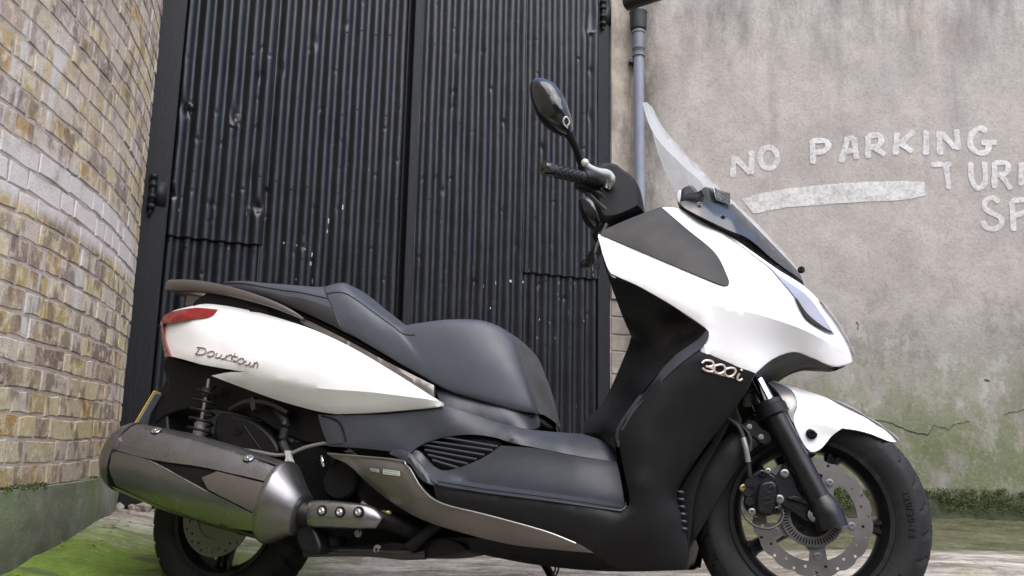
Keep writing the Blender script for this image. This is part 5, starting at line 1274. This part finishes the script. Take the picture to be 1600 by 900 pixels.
# comb of ribs on the shield behind the wheel
for i in range(6):
    x = 1057+i*1.2; y = 766+i*11.5; prism('shield_rib', [(x, y, .1, 'c'), (x+10, y+1, .1, 'c'), (x+10, y+5, .1, 'c'), (x, y+4, .1, 'c')], .14, .176, M['plastic'], bevel=0)

# ------------------------------------------------ handlebar
RK = math.radians(26); KAX = np.array([-math.sin(RK), 0, math.cos(RK)]); BC = np.array([1.0405, 0, .7919]); BD = -.0803
def rot(p, d):
    p = np.asarray(p, float); return p*math.cos(d)+np.cross(KAX, p)*math.sin(d)+KAX*(KAX@p)*(1-math.cos(d))
def to_uwv(p): q = p-RA; return np.array([q[0], -q[1], q[2]])
def from_uwv(q): return RA+np.array([q[0], -q[1], q[2]])
def mirB(p):
    q = rot(to_uwv(p)-BC, -BD); q[1] = -q[1]; return from_uwv(BC+rot(q, BD))
def PB_(px, py, w):
    """point in the plane w of the turned handlebar"""
    n = rot((0, 1, 0), BD); n = np.array([n[0], -n[1], n[2]]); c = from_uwv(BC); d = dl(px, py); t = (w-(CL-c)@n)/(d@n); return CL+d*t
NB = rot((0, 1, 0), BD); NB = np.array([NB[0], -NB[1], NB[2]])
bars = [PB_(848, 262, .335), PB_(862, 265.5, .315), PB_(912, 278, .205), PB_(935, 284, .16), PB_(958, 300, .08)]
for side in (1, -1):
    g = (lambda q: q) if side == 1 else mirB
    B = [g(p) for p in bars]
    bm = bmesh.new(); tube(bm, [B[1], B[1]*.5+B[2]*.5, B[2]], [.0150, .0158, .0165], 20, smooth_path=False); fix(bm); grip = obj('hand_grip', bm, M['cable'], root)
    bm = bmesh.new(); d_ = B[0]-B[1]; tube(bm, [B[1]-d_*.1, B[1]+d_*.05, B[1]+d_*.8, B[1]+d_*.98, B[1]+d_*1.0], [.0155, .0175, .0180, .0165, .012], 24, smooth_path=False); fix(bm); obj('bar_end', bm, M['gloss'], grip, sharp=30)
    e_ = d_/np.linalg.norm(d_); bm = bmesh.new(); tube(bm, [B[0]-e_*.001, B[0]+e_*.0012], [.0085, .008], 18, smooth_path=False); tube(bm, [B[0], B[0]+e_*.002], [.005, .004], 12, smooth_path=False); fix(bm); obj('bar_end_screw', bm, M['forkblk'], grip, sharp=30)
    bm = bmesh.new()
    L_ = B[2]-B[1]; s_, u_ = frame_of(L_, np.array([0, 0, 1.0]))
    for k in range(9):
        for a in np.linspace(0, 2*math.pi, 10, endpoint=False):
            c = B[1]+L_*(.12+.085*k)+(s_*math.cos(a+.3*(k % 2))+u_*math.sin(a+.3*(k % 2)))*.0160
            boxm(bm, c, .0026, .0013, .0013, (L_/np.linalg.norm(L_), s_, u_))
    fix(bm); o = obj('grip_knobs', bm, M['tyre'], grip, smooth=False); o['kind'] = 'stuff'
    bm = bmesh.new(); tube(bm, [B[2]-e_*-.004, B[2]*.8+B[3]*.2, B[3]*.6+B[2]*.4, B[3]], [(.020, .020), (.024, .026), (.025, .028), (.022, .024)], 20, smooth_path=False); fix(bm); sw = obj('switch_housing', bm, M['black'], root, sharp=40)
    bm = bmesh.new(); c = B[2]*.7+B[3]*.3+np.array([-.012, 0, -.02]); tube(bm, [c+e_*.022, c-e_*.02], [.012, .014], 12, smooth_path=False); fix(bm); obj('switch_block', bm, M['black'], sw)
    if side == 1:
        bm = bmesh.new(); tube(bm, [B[2]-e_*.006+np.array([0, 0, .012]), B[2]-e_*.012+np.array([0, 0, .012])], [.0085, .0085], 14, smooth_path=False); fix(bm); obj('stop_switch', bm, M['red'], sw)
    lv = [g(p) for p in (PB_(914, 254, .30), PB_(924, 262, .285), PB_(938, 268, .25), PB_(950, 271, .21), PB_(956, 279, .19), PB_(953, 289, .175))]
    bm = bmesh.new(); tube(bm, lv, [(.0045, .0055), (.0055, .0070), (.0055, .0085), (.007, .0105), (.009, .012), (.008, .010)], 14); fix(bm); lever = obj('brake_lever', bm, M['lever'], root)
    bm = bmesh.new(); bmesh.ops.create_uvsphere(bm, u_segments=18, v_segments=12, radius=.0098, matrix=Matrix.Translation(Vector(lv[0]))); obj('lever_ball', bm, M['lever'], lever, sharp=0)
    bm = bmesh.new(); tube(bm, [g(PB_(957, 276, .165)), g(PB_(948, 296, .165))], [.011, .011], 16, smooth_path=False); fix(bm); obj('lever_pivot', bm, M['steel'], lever, sharp=30)
    # mirror
    stem = [g(p) for p in (PB_(912, 262, .20), PB_(905, 247, .225), PB_(897, 225, .265), PB_(886, 203, .30))]
    bm = bmesh.new(); tube(bm, stem, [(.0125, .0125), (.0095, .0095), (.0095, .0105), (.014, .015)], 16); fix(bm); ms = obj('mirror', bm, M['black'], root)
    bm = bmesh.new(); tube(bm, [g(PB_(918, 276, .19)), g(PB_(910, 258, .205))], [.017, .014], 16, smooth_path=False); fix(bm); obj('mirror_mount', bm, M['black'], ms)
    out = outline([(829, 146, .3), (831, 135, .3), (839, 129, .3), (855, 131, .3), (870, 139, .3), (884, 158, .3), (892, 182, .3), (894, 197, .3), (888, 206, .3), (876, 206.5, .3), (860, 200, .3), (844, 188, .3), (833, 168, .3)], 5)
    cx, cy = 862, 167; G = []; sc_ = 1.0 if side == 1 else .74
    for f, wv in ((.12, .245), (.45, .250), (.72, .262), (.90, .280), (1.0, .305), (1.0, .322), (.95, .340), (.84, .355), (.66, .367), (.42, .375), (.18, .378)):
        k_ = (1-f)*(8 if wv < .31 else 3)+(1-sc_)*22
        G.append([g(PB_(cx+(p[0]-cx)*f*sc_+k_, cy+(p[1]-cy)*f*sc_+(1-sc_)*30, .315)+NB*(wv-.315)) for p in out])
    bm = bmesh.new(); V = grid_faces(bm, G, closed_v=True); bm.faces.new(V[0]); bm.faces.new(V[-1]); fix(bm); obj('mirror_shell', bm, M['gloss'], ms, sharp=50)
    c0 = PB_(847, 160, .315) if side == 1 else PB_(857, 169, .315)+NB*-.004; fwd_ = rot((1, 0, 0), BD); fwd_ = np.array([fwd_[0], -fwd_[1], fwd_[2]]); ux = np.array([.28, 0, 1.0]); ux /= np.linalg.norm(ux)
    bm = bmesh.new(); V = grid_faces(bm, [[g(c0-fwd_*d+NB*(.044*sc_*math.cos(a))+ux*(.030*sc_*math.sin(a))) for a in np.linspace(0, 2*math.pi, 32, endpoint=False)] for d in (.004, .007)], closed_v=True); bm.faces.new(V[0]); bm.faces.new(V[1][::-1]); fix(bm); obj('mirror_glass', bm, M['mirror'], ms, sharp=30)
    # glossy scoop on the lower half of the shell with a pale ring mark
    if side == 1: BV['mirror'] = None
    bmx = bmesh.new(); VX = grid_faces(bmx, G, closed_v=True); bmx.faces.new(VX[-1]); bmx.verts.index_update(); bmx.verts.ensure_lookup_table()
    if side == 1:
        BV['mirror'] = BVHTree.FromPolygons([v.co[:] for v in bmx.verts], [[v.index for v in f.verts] for f in bmx.faces])
        drape('shell_inlay', [(853, 150, 0, 'c'), (866, 146, 0), (878, 158, 0), (889, 182, 0), (892, 196, 0), (886, 204, 0), (880, 198, 0), (872, 182, 0), (862, 163, 0)], M['gloss'], ['mirror'], off=.0018, thick=.002, parent=ms, step=5)
        bm2 = bmesh.new(); tube(bm2, [sum(x)if False else x[0]+x[1]*.003 for x in [hit(a, b, ['mirror']) for a, b in ((886, 199), (882, 194), (880, 187), (883, 183), (887, 186), (888, 192), (885, 196))]], .0018, 6); fix(bm2); obj('ring_mark', bm2, M['stickw'], ms)
        bm2 = bmesh.new()
        for (a, b) in (((855, 139), (858, 146)), ((859, 139), (862, 146)), ((863, 141), (866, 147)), ((853, 149), (866, 151)), ((868, 143), (870, 148))):
            q = [hit(*z, ['mirror']) for z in (a, b)]; tube(bm2, [x[0]+x[1]*.0003 for x in q], .0010, 6, smooth_path=False)
        fix(bm2); o = obj('approval_mark', bm2, M['gloss'], ms); o['kind'] = 'stuff'
    bmx.free()
# shroud between the bars
shr = outline([(927, 259, .0, 'c'), (942, 252, 0), (963, 255, 0), (974, 264, 0), (991, 276, 0), (1001, 297, 0), (1006, 330, 0, 'c'), (980, 343, 0), (948, 352, 0), (935, 338, 0), (932, 315, 0), (922, 296, 0), (917, 280, 0)], 7)
cx, cy = 960, 300; G = []
for f, wv in ((.80, .165), (.93, .155), (1, .135), (1.0, .05), (1.0, -.05), (1, -.135), (.93, -.155), (.80, -.165)):
    ref = [PB_(cx+(p[0]-cx)*f, cy+(p[1]-cy)*f, .15) for p in shr]; G.append([q+NB*(wv-.15) for q in ref])
bm = bmesh.new(); V = grid_faces(bm, G, closed_v=True); bm.faces.new(V[0]); bm.faces.new(V[-1][::-1]); fix(bm); shroud = obj('handlebar_cover', bm, M['black'], root, sharp=40)
prism('cover_panel', [(966, 272, 0, 'c'), (975, 265, 0), (991, 277, 0), (1001, 298, 0), (1005, 328, 0, 'c'), (968, 338, 0), (950, 318, 0), (962, 300, 0)], .12, .170, M['black'], proj=PB_, parent=shroud, bevel=.006) if False else None
for pts, r in (([(905, 296), (918, 302), (935, 318), (955, 334), (972, 340)], .006), ([(912, 290), (930, 298), (948, 312), (965, 330)], .005), ([(928, 276), (936, 292), (950, 306)], .004), ([(948, 350), (938, 372), (930, 395), (934, 420)], .005)):
    pipe('control_cable', [PB_(x, y, .185-.0006*(x-905)) for x, y in pts], r, M['cable'], seg=8)
pipe('steering_stem', [from_uwv(BC+np.array([.05, 0, -.02])), from_uwv(BC+np.array([.14, 0, -.2]))], [.045, .04], M['black'], smooth_path=False, seg=16)

# ------------------------------------------------ exhaust
A0, A1, A2 = P(194, 711, .215), P(436, 785, .205), P(471, 803, .20)
axm = (A1-A0)/np.linalg.norm(A1-A0); LAT = np.array([0, -1.0, 0]); UPM = np.cross(LAT, axm); UPM /= np.linalg.norm(UPM)
if UPM[2] < 0: UPM = -UPM
LAT = np.cross(axm, UPM); LAT = LAT if LAT[1] < 0 else -LAT
def mring(c, rl, ru, n=48, k=.92): return [c+LAT*rl*math.copysign(abs(math.cos(a))**k, math.cos(a))+UPM*ru*math.copysign(abs(math.sin(a))**k, math.sin(a)) for a in np.linspace(0, 2*math.pi, n, endpoint=False)]
LM = np.linalg.norm(A1-A0); st = [(-.030, .050, .058), (-.026, .062, .072), (-.012, .070, .082), (.0, .073, .087), (.025, .075, .0905), (.03, .073, .0885), (.10*1, .077, .094), (.20, .080, .1005), (LM*.7, .080, .1005), (LM, .076, .0945)]
bm = bmesh.new(); Gm = [mring(A0+axm*t, a, b) for t, a, b in st[4:]]; V = grid_faces(bm, Gm, closed_v=True); bm.faces.new(V[0]); bm.faces.new(V[-1]); fix(bm)
bm.verts.index_update(); bm.verts.ensure_lookup_table(); BV['muff'] = BVHTree.FromPolygons([v.co[:] for v in bm.verts], [[v.index for v in f.verts] for f in bm.faces])
muff = obj('muffler', bm, M['grime'], root, sharp=40)
bm = bmesh.new(); V = grid_faces(bm, [mring(A0+axm*t, a, b) for t, a, b in ((.004, .03, .03), (-.028, .035, .035), (-.034, .046, .053), (-.030, .056, .066), (-.014, .0685, .081), (.006, .0765, .0925), (.022, .0785, .096), (.024, .074, .09))], closed_v=True); bm.faces.new(V[0]); bm.faces.new(V[-1]); fix(bm); obj('end_cap', bm, M['muff'], muff, sharp=30)
bm = bmesh.new(); ax2 = (A2-A1)/np.linalg.norm(A2-A1)
V = grid_faces(bm, [mring(A1+axm*-.012, .084, .1040), mring(A1+axm*-.004, .0865, .1065), mring(A1+axm*.004, .0855, .105), mring(A1*.3+A2*.7, .062, .066), mring(A2, .052, .053), mring(A2+axm*.004, .045, .046)], closed_v=True); bm.faces.new(V[0]); bm.faces.new(V[-1]); fix(bm); obj('front_cone', bm, M['satin'], muff, sharp=30)
OFF = .0065
for k, pts in enumerate(([(177, 702, 0, 'c'), (238, 718.5, 0), (300, 728, 0), (342, 736, 0), (418, 754, 0, 'c'), (440, 737, 0, 'c'), (420, 729, 0), (395, 719, 0), (300, 687, 0), (208, 669, 0, 'c'), (188, 684, 0)],
                         [(318, 747, 0, 'c'), (341, 738, 0, 'c'), (417, 757, 0, 'c'), (409, 781, 0), (397, 799, 0, 'c'), (328, 765, 0, 'c')],
                         [(176, 703.5, 0, 'c'), (238, 720.5, 0), (280, 743, 0), (327, 767, 0), (396, 801, 0, 'c'), (408, 785, 0, 'c'), (406, 806, 0), (408, 829, 0, 'c'), (350, 819, 0), (290, 800, 0), (240, 782, 0), (184, 757, 0, 'c'), (174, 732, 0)])):
    drape('heat_shield', pts, M['muff'] if k != 1 else M['taupe'], ['muff'], off=OFF+(.0015 if k == 1 else 0), thick=.008, parent=muff, step=7)
q_ = [hit(x, y, ['muff']) for x, y in ((236, 720), (258, 731), (282, 744), (304, 756), (326, 768))]; bm = bmesh.new(); tube(bm, [p+n*(OFF+.0004) for p, n in q_], .0013, 6); fix(bm); obj('shield_edge', bm, M['chrome'], muff)
# rear and underside wrap of the shield, out of sight of the pieces above
bm = bmesh.new(); G = []
for t in np.linspace(.028, LM-.004, 20):
    a = np.interp(t, [s[0] for s in st], [s[1] for s in st])+.0055; b = np.interp(t, [s[0] for s in st], [s[2] for s in st])+.0055
    G.append([A0+axm*t+LAT*a*math.cos(x)+UPM*b*math.sin(x) for x in np.radians(np.linspace(62, 300, 34))])
grid_faces(bm, G); fix(bm); obj('inner_shield', bm, M['muff'], muff, sharp=0)
for x, y in ((245, 677), (389, 720)):
    p, n = hit(x, y, ['muff']); p = p+n*(OFF+.001); bolt(p, n, .0085, M['chrome'], muff, .006, 'shield_bolt')
    bm = bmesh.new(); tube(bm, [p-n*.001, p+n*.0015], [.0150, .0145], 20, smooth_path=False); fix(bm); obj('bolt_washer', bm, M['gloss'], muff, sharp=30)
pipe('exhaust_pipe', [A2-axm*.01, P(482, 806, .19), P(540, 806, .17), P(600, 812, .15), P(650, 830, .12), P(690, 826, .08), P(720, 800, .05)], [.030, .027, .026, .024, .024, .024, .022], M['grime'], seg=16)
pipe('flange_clamp', [P(462, 797, .198), P(474, 804, .194), P(486, 806, .19)], [.034, .036, .032], M['black'], seg=20, smooth_path=False)
prism('exhaust_hanger', [(458, 806, .2), (470, 796, .2), (484, 815, .2), (496, 838, .2), (500, 862, .2), (478, 866, .2), (466, 852, .2), (460, 830, .2)], .10, .205, M['black'], bevel=.006)
bolt(P(477, 815, .206), SIDE, .007, M['steel'], root, .006)
bm = bmesh.new(); tube(bm, [P(486, 803, .205), P(500, 803, .205), P(540, 805, .20), P(574, 808, .192), P(592, 814, .184), P(596, 816, .182)], [(.020, .032), (.024, .034), (.023, .032), (.022, .029), (.018, .020), (.012, .012)], 24, sq=.85); fix(bm); hs = obj('pipe_shield', bm, M['muff'], root, sharp=50)
for x, y in ((503, 798), (531, 800), (560, 800)):
    p = P(x, y, .228-.0001*(x-503)); bm = bmesh.new(); tube(bm, [p+LAT*-.004, p+LAT*.001], [.0135, .0135], 20, smooth_path=False); fix(bm); obj('bolt_recess', bm, M['grime'], hs); bolt(p, SIDE, .0062, M['chrome'], hs, .006)

# ------------------------------------------------ rear running gear
prism('rear_mudguard', [(262, 557, .1), (300, 566, .1), (360, 578, .1), (430, 612, .1), (500, 645, .1), (512, 690, .1), (470, 690, .1), (430, 672, .1), (400, 655, .1), (340, 640, .1), (290, 640, .1), (258, 650, .1), (240, 662, .1), (246, 630, .1), (262, 600, .1), (254, 575, .1)], -.09, .09, M['black'], bevel=.008)
prism('inner_fender', [(235, 640, .06), (262, 590, .06), (275, 592, .06), (262, 640, .06), (262, 690, .06), (235, 700, .06)], -.085, .085, M['black'], bevel=.006)
pp = [P(207, 668, .115), P(241, 611, .115)]
bm = bmesh.new(); U_ = (pp[1]-pp[0]); LU = np.linalg.norm(U_); U_ /= LU; L2 = np.array([0, 1.0, 0]); N_ = np.cross(U_, L2); N_ = N_ if N_[0] < 0 else -N_
boxm(bm, pp[0]+U_*LU/2+L2*.115+N_*.002, LU/2, .115, .0016, (U_, L2, N_)); fix(bm); npl = obj('number_plate', bm, M['yellow'], root, smooth=False, bevel=.001)
bm = bmesh.new(); boxm(bm, pp[0]+U_*LU/2+L2*.115-N_*.003, LU/2-.003, .113, .0028, (U_, L2, N_)); fix(bm); obj('plate_holder', bm, M['plateback'], npl, smooth=False, bevel=.002)
prism('plate_bracket', [(238, 622, .05), (262, 600, .05), (275, 640, .05), (236, 690, .05), (222, 680, .05)], -.05, .06, M['black'], bevel=.004)
for side in (1, -1):
    g = (lambda q: q) if side == 1 else mir
    s0, s1 = g(P(327, 590, .135)), g(P(308, 692, .135))
    bm = bmesh.new(); tube(bm, [s0*.98+s1*.02, s0*.35+s1*.65, s0*.3+s1*.7, s1], [.005, .005, .017, .017], 16, smooth_path=False); fix(bm); sh = obj('shock_absorber', bm, M['hosegrey'], root, sharp=30)
    bm = bmesh.new(); a_ = (s1-s0); sv, uv = frame_of(a_, np.array([0, 1.0, 0])); pts = []
    for t in np.linspace(0, 1, 120): pts.append(s0+a_*(.12+.86*t)+(sv*math.cos(t*2*math.pi*6)+uv*math.sin(t*2*math.pi*6))*(.020+.012*min(1, t*3)))
    tube(bm, pts, .0042, 8, smooth_path=False); fix(bm); obj('spring', bm, M['black'], sh, sharp=0)
    bm = bmesh.new(); tube(bm, [s0+a_*.16, s0+a_*.26, s0+a_*.30], [.015, .014, .010], 14, smooth_path=False); fix(bm); obj('bump_stop', bm, M['cable'], sh)
ab = prism('air_box', [(338, 651, .12), (353, 646, .12), (389, 655, .12), (417, 674, .12), (434, 698, .12), (430, 712, .12), (389, 706, .12), (339, 690, .12)], .03, .125, M['black'], bevel=.008)[0]
bolt(P(372, 673, .126), SIDE, .009, M['black'], ab, .006)
pipe('air_box_seam', [P(382, 666, .127), P(395, 685, .127), P(408, 703, .127)], .0022, M['black'], seg=6)
pipe('engine_hose', [P(432, 640, .10), P(446, 660, .12), P(442, 690, .12), P(452, 712, .12)], .012, M['cable'])
pipe('engine_hose', [P(360, 640, .11), P(385, 628, .13), P(420, 630, .135), P(450, 645, .13)], .008, M['cable'])
prism('hose_clamp', [(390, 622, .1), (396, 620, .1), (398, 640, .1), (392, 641, .1)], .12, .142, M['cable'], bevel=.001)
pipe('brake_pipe', [P(338, 699, .12), P(372, 702, .15), P(402, 706, .155), P(430, 711, .155), P(452, 709, .155), P(478, 699, .155), P(505, 693, .15), P(516, 694, .14)], .0052, M['hosegrey'], seg=8)
prism('pipe_clip', [(444, 704, .1, 'c'), (452, 704, .1, 'c'), (452, 714, .1, 'c'), (456, 724, .1, 'c'), (443, 726, .1, 'c'), (446, 715, .1, 'c')], .150, .168, M['stick'], bevel=.001)
bolt(P(350, 697, .126), SIDE, .006, M['brass'], root, .01); bolt(P(493, 720, .13), SIDE, .007, M['grime'], root, .01)
eng = prism('engine_case', [(420, 700, .1), (470, 690, .1), (520, 705, .1), (560, 735, .1), (610, 795, .1), (660, 815, .1), (720, 830, .1), (716, 856, .1), (660, 852, .1), (560, 858, .1), (490, 850, .1), (440, 850, .1), (420, 800, .1), (405, 740, .1)], -.08, .085, M['grime'], bevel=.01)[0]
bm = bmesh.new(); c = P(540, 752, .10); tube(bm, [c-LAT*.03, c+LAT*.03, c+LAT*.036], [.052, .052, .045], 28, smooth_path=False); fix(bm); obj('water_pump_cover', bm, M['grime'], eng, sharp=30)
prism('cylinder_head', [(560, 735, .1), (600, 745, .1), (640, 800, .1), (630, 825, .1), (590, 815, .1), (560, 780, .1)], .05, .12, M['grime'], parent=eng)
pipe('chrome_stub', [P(503, 712, .15), P(506, 730, .15)], [.006, .006], M['chrome'], smooth_path=False)
pipe('engine_hose', [P(515, 712, .16), P(545, 724, .165), P(575, 752, .168), P(600, 780, .165)], .012, M['hosegrey']) if False else None
bolt(P(520, 720, .14), SIDE, .006, M['black'], eng, .008); bolt(P(560, 833, .12), SIDE, .007, M['steel'], eng, .008); bolt(P(652, 828, .12), SIDE, .005, M['steel'], eng, .01)
pipe('brass_union', [P(597, 800, .16), P(612, 801, .16)], [.006, .006], M['brass'], smooth_path=False)
pipe('hose_union', [P(565, 785, .16), P(578, 795, .155)], [.006, .005], M['hosegrey'], smooth_path=False)
bm = bmesh.new(); c = P(520, 846, .12); tube(bm, [c+np.array([0, 0, .012]), c-np.array([0, 0, .012])], [.036, .036], 24, smooth_path=False); fix(bm); obj('rubber_mount', bm, M['grime'], eng, sharp=30)
# centre stand and its spring, lower frame rails
pipe('stand_bar', [P(479, 861, .13), P(520, 861, .14), P(580, 862, .14), P(630, 866, .14), P(665, 864, .13)], [.016, .014, .013, .014, .016], M['gloss'], seg=14)
prism('stand_plate', [(585, 852, .1), (610, 846, .1), (650, 850, .1), (690, 838, .1), (722, 850, .1), (725, 860, .1), (690, 868, .1), (655, 872, .1), (600, 870, .1), (582, 866, .1)], -.13, .13, M['black'], bevel=.006)
pipe('stand_leg', [P(640, 856, .16), P(680, 822, .16), P(700, 805, .15)], [.016, .014, .014], M['grime'], seg=12)
bolt(P(590, 859, .145), SIDE, .008, M['hosegrey'], root, .008)
pipe('side_stand', [P(840, 866, -.10), P(856, 890, -.14), P(872, 925, -.18), P(884, 958, -.21)], [.012, .011, .010, .010], M['black'], seg=10)
for dx in (0, 5): pipe('drain_tube', [P(862+dx, 874, -.02), P(868+dx, 886, -.02), P(864+dx, 900, -.03), P(866+dx, 910, -.03)], .0025, M['cable'], seg=6)
prism('swing_arm', [(380, 770, .1), (430, 770, .1), (470, 800, .1), (460, 830, .1), (400, 825, .1), (360, 815, .1)], -.09, .07, M['grime'], bevel=.01)
